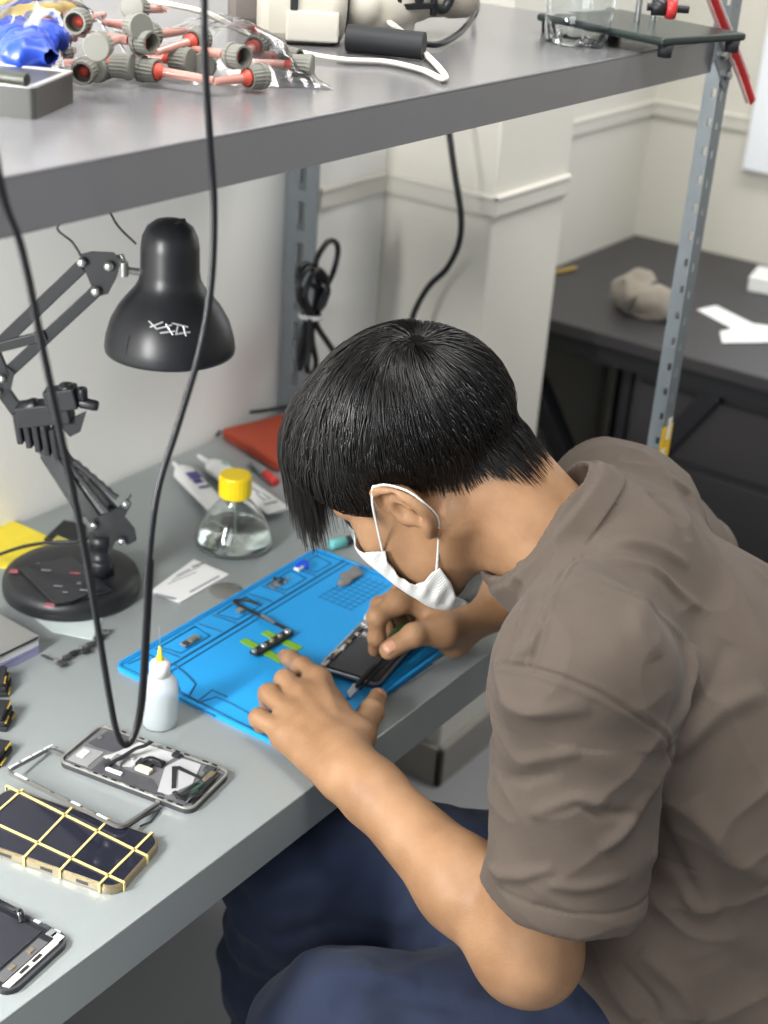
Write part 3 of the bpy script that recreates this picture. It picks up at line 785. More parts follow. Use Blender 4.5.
n = rs_.normal(size=(NS*3, 3)); n /= np.linalg.norm(n, axis=1, keepdims=True)
_w = (WH-c0)/np.linalg.norm(WH-c0); _e = _w + rs_.normal(size=(1100, 3))*.13; n = np.concatenate([_e/np.linalg.norm(_e, axis=1, keepdims=True), n])
P0 = c0 + n*skull_r(n)[:, None]; h0 = hairline(P0)
ok = h0 > -.001*np.ones(len(h0)); P0 = P0[ok][:NS]; n = n[ok][:NS]; NS = len(P0); h0 = hairline(P0)
top = np.clip((P0[:, 2]-.035)/.07, 0, 1); front = np.clip((P0[:, 0]-.0)/.06, 0, 1)
Ln = .010 + .010*np.clip((-P0[:, 0]-.04)/.04, 0, 1) + .050*top + .016*front*top + .020*np.clip(h0/.05, 0, 1); Ln *= rs_.uniform(.7, 1.12, NS)
lift = rs_.uniform(.55, 1.0, NS)*1.08; K = 11; st = Ln/(K-1)
pts = np.zeros((NS, K, 3)); pts[:, 0] = P0; cur = P0.copy(); dirn = None
clump = value_noise(P0+.5, 95, 12)[:, None]-.5; clump2 = value_noise(P0+.5, 95, 17)[:, None]-.5
free = np.zeros(NS, bool)
for k in range(1, K):
    nn = cur-c0; rr = np.linalg.norm(nn, axis=1, keepdims=True); nn = nn/rr
    away = cur-WH; away = away + .35*np.cross(nn, away); away /= np.linalg.norm(away, axis=1, keepdims=True)+1e-9
    tz = np.clip((cur[:, 2:3]-.0)/.10, 0, 1); bk = np.clip(-cur[:, 0:1]/.06, 0, 1)
    d = away*1.0 + G_*.45*(1-bk*.8) + np.array((0, 0, -1.))*.35*(1-tz)
    side = np.cross(nn, d); d = d + side*clump*.55 + nn*clump2*.15 + rs_.normal(size=(NS, 3))*.05
    d = d - nn*(d*nn).sum(1, keepdims=True)*(~free[:, None])
    d /= np.linalg.norm(d, axis=1, keepdims=True)
    if dirn is not None: d = d*.5+dirn*.5; d /= np.linalg.norm(d, axis=1, keepdims=True)
    dirn = d
    nx = cur + d*st[:, None]
    free |= (nx[:, 0] > .070) & (hairline(nx) < .030) & (np.abs(nx[:, 1]) < .062)
    m = nx-c0; rl = np.linalg.norm(m, axis=1, keepdims=True); mn = m/rl; srf = c0+mn*skull_r(mn)[:, None]
    f = min(1, k/3)
    hgt = skull_r(mn) + .001 + thick(srf)*lift*f**.7
    stick = c0 + mn*hgt[:, None]
    dfree = (G_*.75 + d*.35 + np.array((-.10, 0, -.35))); dfree /= np.linalg.norm(dfree, axis=1, keepdims=True)
    fr = cur + dfree*st[:, None]*1.15
    rq = np.linalg.norm(fr-c0, axis=1, keepdims=True); fn_ = (fr-c0)/rq; mnr = skull_r(fn_)[:, None]+.006
    fr = np.where(rq < mnr, c0+fn_*mnr, fr)
    cur = np.where(free[:, None], fr, stick); pts[:, k] = cur
W_ = H0 + pts @ HR.T
rad = np.linspace(1, .25, K)[None]**.8*rs_.uniform(.00045, .0009, NS)[:, None]*np.clip(.45+h0/.05, .45, 1)[:, None]
T = np.gradient(W_, axis=1); T /= np.linalg.norm(T, axis=2, keepdims=True)+1e-12
up = np.broadcast_to((H0+c0 @ HR.T)[None, None], W_.shape)-W_; u1 = np.cross(T, up); u1 /= np.linalg.norm(u1, axis=2, keepdims=True)+1e-12; u2 = np.cross(T, u1)
ring = []
for a in range(3):
    q = 2*PI*a/3+PI/2; ring.append(W_ + rad[..., None]*(u1*math.cos(q)+u2*math.sin(q)))
VV = np.stack(ring, 2).reshape(-1, 3)
b0 = np.arange(NS)[:, None, None]*K*3 + np.arange(K-1)[None, :, None]*3; a_ = np.arange(3)[None, None]; a2 = (a_+1) % 3
QQ = np.stack([b0+a_, b0+a2, b0+3+a2, b0+3+a_], -1).reshape(-1, 4)
hair = fast_mesh('hair', np.concatenate([Vh, VV]), np.concatenate([Qh, QQ+len(Vh)]), M_hair, person)
tone = np.concatenate([np.full(len(Vh), .0), np.repeat(rs_.random(NS)**2, K*3)])
ta = hair.data.attributes.new('tone', 'FLOAT', 'POINT'); ta.data.foreach_set('value', tone.astype(np.float32))
# fingernails
M_nail = mat('fingernail', (186, 138, 114), .3, coat=.3)
def nail(p, d, up, r):
    R = frame(d, up); q = MB(); vs = []; nx_, ny_ = 5, 7
    for i in range(nx_):
        for j in range(ny_):
            x = (i/(nx_-1)-.5)*2; a = (j/(ny_-1)-.5)*1.5; w = 1-.22*max(0, abs(x)-.4)
            vs.append(np.array(p)+R @ np.array([x*r*.75, math.sin(a)*r*w*.9, math.cos(a)*r*1.0+.0002-abs(x)**3*r*.1]))
    q.add(vs, [(i*ny_+j, i*ny_+j+1, (i+1)*ny_+j+1, (i+1)*ny_+j) for i in range(nx_-1) for j in range(ny_-1)], sm=True)
    o = q.build('fingernail', M_nail, bo); m_ = o.modifiers.new('s', 'SOLIDIFY'); m_.thickness = .0006; return o

_vz = nrmz(CAM-rt[3])
nail(rt[3]+(rt[2]-rt[3])*.10, rt[3]-rt[2], nrmz(_vz+np.array((0, 0, .5))), .0111)
lt = onz(284, 656, .766); ld = onz(291, 659, .777)
nail(lt+(ld-lt)*.30, lt-ld, nrmz(np.array((0, 0, 1.))+.2*nrmz(CAM-lt)), .0083)
nail(tb[3]+(tb[2]-tb[3])*.15, tb[3]-tb[2], nrmz(np.array((.1, -.5, .8))), .0106)

# ================================================================ things on the worktop
M_blk = mat('black_plastic', (30, 31, 34), .38, spec=.5)
M_blkm = mat('black_matte', (34, 35, 38), .6)
M_blk_gloss = mat('black_enamel', (24, 25, 28), .22, coat=.3)
M_sil = mat('silver_metal', (190, 190, 188), .28, metal=.9)
M_grey = mat('grey_plastic', (120, 122, 122), .5)
M_dgrey = mat('dark_grey', (58, 59, 62), .5)
M_white = mat('white_plastic', (225, 226, 224), .4)
M_yel = mat('yellow_plastic', (240, 205, 20), .4)
M_cable = mat('black_cable', (20, 21, 25), .4)
M_gold = mat('gold_metal', (150, 138, 112), .32, metal=.6)
M_paper = mat('white_paper', (228, 228, 228), .8)
def glass_mat(name, c, ior=1.45, rough=.02, thin=False):
    m = mat(name, c, rough, trans=1, ior=ior); return m
M_glass = glass_mat('clear_glass', (245, 250, 248)); M_liq = glass_mat('clear_liquid', (246, 250, 248), 1.33)

# ---- desk lamp
LB = onz(72, 590, .75); 
lamp = thing('desk_lamp', 'black swing-arm desk lamp with a round base and bell shade by the wall', 'lamp', LB)
q = MB(); q.lathe([(0, 0), (.074, 0), (.0785, .004), (.0790, .014), (.0765, .022), (.070, .0265), (.055, .0285), (.03, .029), (0, .029)], LB, 64); base = q.build('base', M_blk, lamp)
FH = nrmz((FW[0], FW[1], 0)); RH = np.array((FH[1], -FH[0], 0))
ZT = .75+.029
# control panel on the base: a shallow wedge plate with small marks
pc = [onz(x, y, ZT+.001) for x, y in ((18, 568), (55, 604), (112, 590), (72, 556))]
q = MB(); vs = [p for p in pc] + [p-(0, 0, .002) for p in pc]; q.add(vs, [(0, 1, 2, 3), (7, 6, 5, 4), (0, 4, 5, 1), (1, 5, 6, 2), (2, 6, 7, 3), (3, 7, 4, 0)])
pan = q.build('control_plate', mat('plate_black', (40, 41, 45), .25), base)
q = MB(); q.tube([pc[0], pc[1]], .0014, 6); q.tube(spline([pc[1], onz(70, 602, ZT+.001), onz(95, 592, ZT+.001), pc[2]], 4), .0014, 6); q.build('plate_edge', M_blk_gloss, base)
q = MB()
for x, y, w, h in ((38, 563, .003, .003), (75, 573, .012, .003), (46, 570, .011, .004), (58, 586, .010, .003), (79, 583, .005, .005), (84, 590, .010, .003), (65, 592, .006, .003)):
    q.box(onz(x, y, ZT+.0016), (w, h, .0006), frame(RH), mi=1 if (x, y) == (75, 573) else 0)
q.build('marks', [mat('mark_grey', (105, 105, 108), .5), mat('mark_rose', (150, 78, 84), .5)], base)
for x, y in ((14, 571), (50, 605)):
    q = MB(); q.box(onz(x, y, ZT+.0003), (.010, .007, .0014), frame(RH), bev=.0004); q.build('pad', mat('rose_pad', (158, 82, 92), .5), base)
# stem on the base
SP = onz(101, 573, ZT); S0 = SP
def vp(x, y, off=0.):
    d = _ray(x, y); t = ((S0+FH*off-CAM) @ FH)/(d @ FH); return CAM + d*t
q = MB(); q.lathe([(0, 0), (.015, 0), (.015, .016), (.013, .02), (.0115, .02), (.0115, .036), (.013, .038), (.013, .05), (0, .05)], SP, 20); q.build('stem', M_blk, lamp)
def plate(px, off, t, name, m, holes=()):
    P = [vp(x, y, off) for x, y in px]; n = len(P); q = MB(); vs = P + [p+FH*t for p in P]
    q.add(vs, [tuple(range(n)), tuple(range(2*n-1, n-1, -1))] + [(i, n+i, n+(i+1) % n, (i+1) % n) for i in range(n)])
    return q.build(name, m, lamp)
plate([(98, 517), (118, 508), (126, 500), (131, 505), (124, 518), (134, 530), (136, 541), (128, 545), (116, 541), (108, 556), (96, 556), (94, 530)], -.006, .005, 'hinge_plate', M_blk)
plate([(98, 517), (118, 508), (126, 500), (131, 505), (124, 518), (134, 530), (136, 541), (128, 545), (116, 541), (108, 556), (96, 556), (94, 530)], .012, .005, 'hinge_plate', M_blk)
def boltat(px, off=-.009, r=.0045, par=lamp, m=M_sil):
    q = MB(); p = vp(*px, off); q.lathe([(0, .005), (r*.7, .005), (r, .003), (r, 0), (r*.4, 0), (r*.4, -.024), (0, -.024)], p, 12, zframe(-FH)); q.build('bolt', m, par)
for p in ((94, 525), (122, 541), (126, 504)): boltat(p)
def bar(p0, p1, w, off=0., t=.006, name='arm_bar', m=M_blk):
    a, b_ = vp(*p0, off), vp(*p1, off); q = MB(); R = frame(b_-a, -FH); q.box((a+b_)/2, (np.linalg.norm(b_-a), w, t), R, bev=.0012); return q.build(name, m, lamp)
bar((102, 528), (4, 392), .016, .000); bar((118, 516), (40, 430), .013, .010)
bar((88, 514), (48, 452), .020, .006, .010, 'arm_channel')
for p0, p1 in (((74, 461), (117, 498)), ((70, 466), (108, 512))):
    a, b_ = vp(*p0, -.006), vp(*p1, -.006); n_ = 60; q = MB(); R = frame(b_-a); L_ = np.linalg.norm(b_-a)
    q.tube([a + R @ np.array((L_*i/n_, .0036*math.cos(i*1.9), .0036*math.sin(i*1.9))) for i in range(n_+1)], .0009, 5); q.tube([a, b_], .0030, 8); q.build('spring', M_dgrey, lamp)
plate([(-12, 372), (4, 365), (14, 372), (10, 390), (-2, 400), (-14, 392)], -.006, .005, 'elbow_plate', M_blk)
plate([(-12, 372), (4, 365), (14, 372), (10, 390), (-2, 400), (-14, 392)], .012, .005, 'elbow_plate', M_blk)
boltat((2, 378)); boltat((-2, 392))
bar((-6, 350), (82, 266), .0145, .000); bar((2, 378), (96, 291), .0130, .000); bar((-8, 349), (46, 335), .011, -.004); bar((-4, 352), (6, 376), .010, -.004)
plate([(79, 255), (92, 252), (113, 253), (121, 262), (116, 279), (108, 294), (100, 296), (92, 288), (84, 268)], -.008, .003, 'head_bracket', M_blk)
plate([(79, 255), (92, 252), (113, 253), (121, 262), (116, 279), (108, 294), (100, 296), (92, 288), (84, 268)], .010, .003, 'head_bracket', M_blk)
for p in ((82, 262), (109, 266), (96, 291)): boltat(p, -.011, .0052)
q = MB(); q.tube([vp(112, 264, -.004), vp(124, 270, -.004), vp(139, 272, 0)], .004, 8); q.tube([vp(112, 258, .004), vp(122, 256, .002), vp(126, 268, 0)], .0028, 8); q.tube([vp(124, 262, -.008), vp(124, 276, -.008)], .0045, 10); q.build('swivel', M_sil, lamp)
SHD = vp(170, 350); 
prof = [(.0665, .0), (.0690, .001), (.0695, .005), (.0680, .016), (.0630, .033), (.0540, .049), (.0440, .061), (.0365, .070), (.0325, .078), (.0310, .087), (.0306, .112), (.0290, .124), (.0240, .134), (.0155, .1405), (.006, .143), (0, .143)]
q = MB(); q.lathe(prof, SHD, 64); q.lathe([(r-.0022, z) for r, z in prof[:-4]] + [(.0, .125)], SHD, 64, mi=1)
q.lathe([(.0665, 0), (.0643, 0)], SHD, 64)
shade = q.build('lamp_shade', [M_blk, M_white], lamp)
for i in range(5):
    a = -1.9+i*.35; q = MB(); q.box(SHD+np.array((.013*math.cos(a), .013*math.sin(a), .1415)), (.006, .002, .0012), rotz(a)); q.build('vent', M_blkm, shade)
q = MB(); q.lathe([(0, .02), (.012, .022), (.024, .035), (.030, .055), (.026, .075), (.014, .095), (.013, .115), (0, .115)], SHD, 24); q.build('light_bulb', mat('frosted_bulb', (235, 235, 230), .4), lamp)
# faded silver emblem on the shade
q = MB(); 
def onshade(x, y):
    d = _ray(x, y)/F_PX; t = 1.0
    while t < 2:
        p = CAM+d*t; z = p[2]-SHD[2]; r = math.hypot(p[0]-SHD[0], p[1]-SHD[1])
        if 0 < z < .14 and r < np.interp(z, [k[1] for k in prof], [k[0] for k in prof])+.0004: return p
        t += .0005
    return p
for (a, b_) in (((149, 321), (156, 328)), ((150, 327), (163, 322)), ((156, 329), (172, 325)), ((160, 333), (175, 331)), ((166, 324), (173, 335)), ((172, 323), (188, 327)), ((178, 326), (176, 335)), ((183, 325), (186, 336)), ((176, 334), (190, 332))):
    q.tube([onshade(*a), onshade((a[0]+b_[0])/2, (a[1]+b_[1])/2), onshade(*b_)], .0011, 5)
q.build('emblem', mat('emblem_silver', (205, 205, 205), .3, metal=.5), shade)
q = MB(); q.tube(spline([onshade(x, y) for x, y in ((129, 335), (127, 345), (126, 355))], 4), .0009, 5); q.build('switch_groove', M_blkm, shade)
# clamp hanging on the lower arm
cl = thing('arm_clamp', 'black ribbed plastic clamp with knobs gripping the lamp lower arm', 'clamp', vp(45, 440, -.02))
def cb(px, w, h, dpt, off, name, ang=0, m=M_blkm):
    R = np.stack([RH*math.cos(ang)+np.array((0, 0, math.sin(ang))), FH, -RH*math.sin(ang)+np.array((0, 0, math.cos(ang)))], 1)
    q = MB(); q.box(vp(*px, off), (w, dpt, h), R, bev=.002); return q.build(name, m, cl), R
for i in range(5): cb((20+i*9, 426+i*4), .0068, .036, .022, -.022, 'rib', .12)
cb((45, 412), .058, .024, .026, -.024, 'jaw', .18); cb((62, 398), .034, .024, .022, -.028, 'jaw_block', .22)
plate_px = [(58, 425), (86, 412), (80, 432), (70, 437)]
P = [vp(x, y, -.028) for x, y in plate_px]; q = MB(); q.add(P+[p+FH*.004 for p in P], [(0, 1, 2, 3), (7, 6, 5, 4), (0, 4, 5, 1), (1, 5, 6, 2), (2, 6, 7, 3), (3, 7, 4, 0)]); q.build('wedge', M_blkm, cl)
for px, ax, r, L_ in (((67, 392), (0, 0, 1), .009, .018), ((30, 407), -RH*.8+np.array((0, 0, -.4)), .0085, .020), ((88, 404), RH+np.array((0, 0, -.15)), .006, .022), ((82, 394), (0, 0, 1), .006, .014)):
    q = MB(); q.lathe([(0, -L_/2), (r*.8, -L_/2), (r, -L_/3), (r, L_/3), (r*.85, L_/2), (r*.4, L_/2), (0, L_/2-.002)], vp(*px, -.028), 16, zframe(ax)); q.build('knob', M_blk, cl)
# thin leads
q = MB(); q.tube(spline([vp(82, 214, .01), vp(62, 221, .01), vp(58, 230, .008), vp(72, 242, .004), vp(81, 256, .0)], 8), .0015, 6); q.build('power_cord', M_cable, lamp); q = MB(); q.tube(spline([vp(108, 208, .02), vp(118, 226, .01), vp(136, 244, .002)], 8), .0013, 6); q.build('power_cord', M_cable, lamp); q = MB()
q.tube(spline([vp(96, 532, .01), vp(80, 541, .02), onz(45, 543, .80), onz(15, 549, .785), onz(-30, 566, .754)], 8), .0022, 6); q.build('power_cord', M_cable, lamp)

# ---- long black cable hanging in a loop in front of the shelf
Yc = .615
L1 = [(-30, -120), (-18, 60), (2, 190), (22, 250), (42, 345), (62, 440), (84, 545), (100, 640), (110, 700), (117, 733), (125, 745)]
L2 = [(125, 745), (134, 735), (141, 700), (146, 620), (149, 560), (158, 490), (178, 425), (200, 350), (211, 285), (214, 210), (210, 140), (205, 60), (204, -20), (203, -140)]
q = MB(); A = [ony(x, y, Yc) for x, y in L1]; B_ = [ony(x, y, Yc+.004) for x, y in L2]
q.tube(spline(A[:-1]+B_[:1]+B_[1:], 8), .0024, 10)
q.tube(spline([p+RT*.0014*min(1, i/2)+FW*.002 for i, p in enumerate(B_[0:5])], 8), .0018, 8)
for o in (q.build('hanging_cable', M_cable),): tag(o, 'long black cable hanging in a narrow loop in front of both shelf and lamp', 'cable')

# ---- black cable in front of the pillar
XQ = 1.79
q = MB(); q.tube(spline([onx(x, y, XQ) for x, y in ((438, 60), (448, 125), (455, 175), (461, 215), (459, 243), (447, 268), (430, 285), (418, 304), (411, 325), (409, 360), (412, 420), (420, 520))] + [np.array((1.82, 1.20, .45)), np.array((1.85, 1.275, .01))], 8), .0048, 8)
tag(q.build('power_cable', M_cable), 'black cable curving down in front of the pillar above the bent head', 'cable')
# ---- bundled cord tied to the rear upright
YB = 1.222
bun = thing('cord_bundle', 'coiled black cord tied with a pale strap on the rear slotted upright', 'cord', ony(312, 315, YB))
q = MB()
for j, pts in enumerate([[(312, 315), (300, 290), (298, 272), (306, 264), (316, 272), (320, 292), (314, 313)], [(313, 315), (318, 285), (316, 262), (326, 244), (334, 241), (338, 250), (334, 270), (326, 288), (314, 314)],
              [(310, 315), (304, 300), (308, 285), (318, 288), (326, 292), (324, 304), (314, 315)], [(308, 314), (299, 298), (300, 280), (310, 268), (322, 278), (328, 292), (318, 312)], [(312, 315), (305, 296), (312, 276), (320, 270), (327, 284), (318, 310)]]):
    q.tube(spline([ony(x, y, YB-.004*j) for x, y in pts], 6), .0042, 8)
for j, pts in enumerate([[(311, 316), (306, 335), (304, 355), (308, 372)], [(313, 316), (312, 340), (316, 362), (312, 378)], [(309, 316), (302, 332), (299, 352), (300, 370)], [(314, 316), (318, 328), (326, 340), (334, 352)], [(310, 318), (309, 345), (306, 366)]]):
    q.tube(spline([ony(x, y, YB-.004*j) for x, y in pts], 6), .0045, 8)
q.build('cord_loops', M_cable, bun)
q = MB(); c_ = ony(311, 316, YB-.008); q.lathe([(.0165, -.003), (.018, -.003), (.018, .003), (.0165, .003), (.0165, -.003)], c_, 24, zframe((.12, 0, 1))); q.build('tie', mat('cable_tie', (190, 192, 192), .5), bun)

# ---- blue silicone repair mat
MA = onz(113, 669, .75); ME = onz(302, 760, .75); MT = onz(316, 551, .75)
mu = nrmz(MT-MA); mu[2] = 0; mv = np.cross((0, 0, 1.), mu); mv = mv if mv @ (ME-MA) > 0 else -mv
ML, MW = np.linalg.norm(MT-MA), (ME-MA) @ mv
MR = np.stack([mu, -mv, (0, 0, 1)], 1) if np.linalg.det(np.stack([mu, -mv, (0, 0, 1)], 1)) > 0 else np.stack([mu, mv, (0, 0, 1)], 1)
mp = lambda u_, v_, z=.0045: MA + mu*u_ + mv*v_ + np.array((0, 0, z))       # u along the long side, v towards the front
M_mat = mat('blue_silicone', (36, 152, 220), .5, spec=.35, var=.03, vscale=12); M_matd = mat('blue_groove_shade', (20, 84, 124), .6)  # darker blue paints the shade of moulded recesses onto raised lines
rm = thing('repair_mat', 'bright blue silicone repair mat with moulded compartments lying on the worktop', 'mat', MA+mu*ML/2+mv*MW/2)
mc = MA+mu*ML/2+mv*MW/2; RM = np.stack([mu, np.cross((0, 0, 1.), mu), (0, 0, 1)], 1)
q = MB(); q.prism(rrect(ML, MW, .012, 5), 0, .0038, R=RM, c=mc); q.ring(rrect(ML, MW, .012, 5), rrect(ML-.005, MW-.005, .010, 5), .0038, .0052, R=RM, c=mc); q.build('mat_sheet', M_mat, rm)
def groove(pts, r=.0011, name=None):
    q.tube([mp(u_, v_, .0040) for u_, v_ in pts], r, 6, flat=((0, 0, 1), 1))
q = MB()
pxl = lambda *a: [((onz(x, y, .754)-MA) @ mu, (onz(x, y, .754)-MA) @ mv) for x, y in a]
e = .006
groove([(e, e), (ML-e, e), (ML-e, MW-e), (e, MW-e), (e, e)], .0006)
w1 = .046; w2 = .054
groove([(.03, w1), (ML-.004, w1)], .0014); groove([(.03, w2), (ML-.004, w2)], .0009)
for u_ in (.055, .125, .150, .215, .240, .300):   # compartment ribs
    groove([(u_, .010), (u_+.004, w1-.004)], .0010)
for u0, u1_ in ((.060, .118), (.155, .208), (.245, .294), (.305, .345)):
    groove([(u0, .012), (u1_, .012), (u1_-.004, w1-.008), (u0+.006, w1-.008), (u0, .012)], .0009)
groove([(.008, .10), (.03, .09), (.038, .07), (.045, .045)], .0012)
# front groove marks seen as bent dark lines
for px in ([(197, 702), (212, 690), (227, 697)], [(180, 698), (196, 708), (215, 716)], [(197, 703), (216, 697), (232, 704), (250, 714)], [(252, 725), (262, 728), (274, 742)], [(165, 684), (200, 702), (240, 723), (262, 735), (279, 744)], [(128, 664), (150, 655), (168, 668), (180, 690)], [(402, 684), (414, 676), (432, 664)]):
    groove(pxl(*px), .0010)
for k in range(9): groove([(.265+.009*k, .075), (.265+.009*k, .075+.05)], .0004)
for k in range(6): groove([(.262, .078+.009*k), (.345, .078+.009*k)], .0004)
q.build('groove_shade_lines', M_matd, rm)
ZM = .7545

# ---- small parts on the mat
q = MB(); q.tube(spline([onz(x, y, ZM+.003) for x, y in ((235, 601), (240, 606), (252, 612), (268, 620), (282, 627), (291, 632))], 5), .0032, 6, flat=((0, 0, 1), .35)); q.tube(spline([onz(x, y, ZM+.004) for x, y in ((233, 601), (244, 600), (258, 604))], 4), .0018, 6); q.box(onz(241, 610, ZM+.002), (.012, .007, .003), frame(mu), mi=1); q.box(onz(268, 619, ZM+.006), (.022, .004, .0012), frame(onz(275, 624, 1)-onz(262, 616, 1)), mi=1)
tag(q.build('flex_cable', [M_blkm, M_sil]), 'black ribbon cable lying across the back groove of the blue mat', 'cable')
cm = thing('camera_module', 'small black circuit module taped down on the blue mat beside the fingertip', 'circuit module', onz(270, 642, ZM))
a, b_ = onz(253, 654, ZM+.004), onz(290, 632, ZM+.004); R_ = frame(b_-a); L_ = np.linalg.norm(b_-a)
q = MB(); q.box((a+b_)/2, (L_, .011, .004), R_, bev=.0008); q.build('board', M_blkm, cm)
for t_, w_, m_ in ((.03, .006, M_sil), (.28, .007, M_sil), (.5, .006, M_gold), (.72, .006, M_gold), (.93, .008, M_sil)):
    q = MB(); q.lathe([(0, .003), (w_*.35, .003), (w_*.5, .002), (w_*.5, 0)], a+(b_-a)*t_+(0, 0, .002), 12); q.build('contact', m_, cm)
M_gtape = mat('green_tape', (120, 170, 40), .5)
for p0, p1, lb in (((243, 640), (262, 650), 'green tape strip on the mat left of the black module'), ((264, 632), (300, 649), 'longest green tape strip crossing the right end of the black module'), ((262, 650), (284, 662), 'green tape strip running from the black module to the fingertip')):
    a, b_ = onz(*p0, ZM+.0006), onz(*p1, ZM+.0006); q = MB(); q.box((a+b_)/2, (np.linalg.norm(b_-a), .010, .0010), frame(b_-a)); tag(q.build('tape_strip', M_gtape), lb, 'tape', 'green tape strips on the mat')
q = MB(); R_ = frame(mu); q.box(onz(190, 641, ZM+.002), (.026, .010, .003), R_, bev=.001); q.box(onz(186, 643, ZM+.004), (.006, .006, .002), R_, mi=1); q.box(onz(194, 639, ZM+.004), (.010, .004, .002), R_, mi=2)
tag(q.build('metal_bracket', [M_sil, M_dgrey, M_gold]), 'small metal bracket in the left rear compartment of the blue mat', 'part')
q = MB()
for k in range(14):
    a = k*2.4; r = .0012*k+.001; q.lathe([(0, .0015), (.0022, .0015), (.0026, 0)], onz(278, 583, ZM)+np.array((r*math.cos(a), r*math.sin(a)*.6, .0004*(k % 3))), 6, mi=k % 3, sm=False)
tag(q.build('screw_pile', [M_gold, M_sil, M_blkm]), 'pile of tiny screws in the middle rear compartment of the blue mat', 'screws'); bpy.data.objects['screw_pile']['kind'] = 'stuff'
q = MB(); q.tube(spline([onz(x, y, ZM+z) for x, y, z in ((296, 569, .003), (300, 563, .008), (306, 562, .009), (307, 568, .004))], 5), .0035, 8, flat=((0, 0, 1), .5)); q.box(onz(299, 568, ZM+.003), (.012, .008, .004), frame(mu), mi=1, bev=.001)
tag(q.build('blue_clip', [mat('deep_blue', (25, 70, 200), .4), M_white]), 'small curled dark-blue clip at the far end of the blue mat', 'clip')
s_ = SDF(); c_ = onz(348, 576, ZM+.003)
for dx, dy, r in ((0, 0, .010), (.012, .004, .008), (-.012, .006, .007), (.02, -.004, .006), (-.02, .004, .005)): s_.add(ellip(c_+mu*dx+mv*dy, (r, r, .004)), .006)
v, f_ = s_.mesh(c_-.04, c_+.04, .0014); tag(fast_mesh('putty_lump', v, f_, mat('grey_putty', (120, 118, 116), .7, bump=.5)), 'flat grey scrap of putty on the blue mat beside the mask', 'putty')

# ---- phone under repair (beneath the hands)
A = onz(321, 668, ZM); B_ = onz(361, 627, ZM); C_ = onz(386, 692, ZM)
pu = nrmz(B_-A); pv = np.cross((0, 0, 1.), pu); pv = pv if pv @ (C_-A) > 0 else -pv; pw = .072; pl = .145
pc_ = A + pu*pl/2*.88 + pv*pw/2; RP = frame(pu)
ph = thing('opened_phone', 'opened phone chassis with dark interior held under both hands on the mat', 'phone', pc_)
q = MB(); q.prism(rrect(pl, pw, .009), 0, .0045, R=RP, c=pc_); q.ring(rrect(pl, pw, .009), rrect(pl-.004, pw-.004, .007), .0045, .0070, R=RP, c=pc_, mi=1); q.build('chassis', [M_dgrey, M_sil], ph)
q = MB(); q.box(pc_+(0, 0, .0052)+pu*.0, (pl*.90, pw*.84, .0016), RP, bev=.0005); q.build('battery_plate', mat('graphite_sheet', (52, 53, 60), .38), ph)
r2 = np.random.default_rng(3); CM = [M_sil, M_dgrey, M_gold, M_white]
def comp(c, size, m): q = MB(); q.box(c, size, RP, bev=.0004); q.build('component', m, ph)
for k in range(22):
    t_ = -pl/2+.006+k*(pl-.012)/21; comp(pc_ + pu*t_ - pv*(pw/2-.004-r2.random()*.004) + (0, 0, .0072), (.005+r2.random()*.003, .003+r2.random()*.004, .0014+r2.random()*.002), CM[int(r2.integers(0, 3))])
comp(pc_-pv*.026+pu*.030+(0, 0, .010), (.012, .010, .005), M_sil); comp(pc_-pv*.030+pu*.046+(0, 0, .010), (.008, .010, .006), M_white); comp(pc_+pv*.025-pu*.055+(0, 0, .0068), (.020, .016, .0012), M_dgrey)

# ---- prying knife in the right hand
kt = onz(349, 694, ZM+.009); kb = onz(387, 652, .782); kd = nrmz(kb-kt)
kn = thing('precision_knife', 'black-shafted precision knife with silver tip and green handle in the right hand', 'knife', kt)
Rk = zframe(kd); 
q = MB(); q.box(kt+kd*.006, (.0012, .007, .014), zframe(kd, FH), taper=1.1); q.build('blade', mat('bright_steel', (236, 236, 236), .25, metal=.2), kn)
Ls = np.linalg.norm(kb-kt)
q = MB(); q.tube([kt+kd*.011, kt+kd*.02, kb], [.0022, .0032, .0040], 10); q.tube([kt+kd*.011+np.array((.004, -.004, -.003)), kb+np.array((.007, -.006, -.002))], [.0014, .0026], 8); q.build('shaft', M_blk, kn)
q = MB(); q.lathe([(0, 0), (.0045, 0), (.0075, .008), (.0110, .018), (.0112, .034), (.008, .044), (0, .046)], kb, 20, Rk); q.build('handle', mat('green_rubber', (38, 92, 40), .5), kn)

# ---- needle bottle
nb_ = onz(160, 723, .75)
nbt = thing('needle_bottle', 'small translucent squeeze bottle with a yellow needle tip beside the blue mat', 'bottle', nb_)
M_poly = mat('translucent_poly', (232, 240, 244), .35, trans=.55, ior=1.3)
q = MB(); q.lathe([(0, 0), (.0165, 0), (.0180, .003), (.0182, .044), (.0172, .050), (.0120, .057), (.0092, .059), (.0092, .062), (0, .062)], nb_, 32); q.build('bottle_body', M_poly, nbt)
q = MB(); q.lathe([(0, .0022), (.0160, .0022), (.0166, .004), (.0166, .026), (0, .026)], nb_, 32); q.build('liquid', mat('cloudy_liquid', (226, 232, 226), .2, trans=.6, ior=1.33), nbt)
q = MB(); q.lathe([(.0094, .058), (.0104, .058), (.0104, .070), (.0092, .073), (.004, .075), (0, .075)], nb_, 24); q.build('cap', M_white, nbt)
q = MB(); q.lathe([(0, .074), (.0038, .074), (.0038, .078), (.0026, .081), (.0014, .090), (0, .091)], nb_, 14); q.build('needle_hub', mat('yellow_hub', (226, 216, 60), .4), nbt)
q = MB(); q.tube([nb_+(0, 0, .089), nb_+(0, 0, .104), nb_+(-.001, 0, .114)], .0005, 6); q.build('needle', M_sil, nbt)

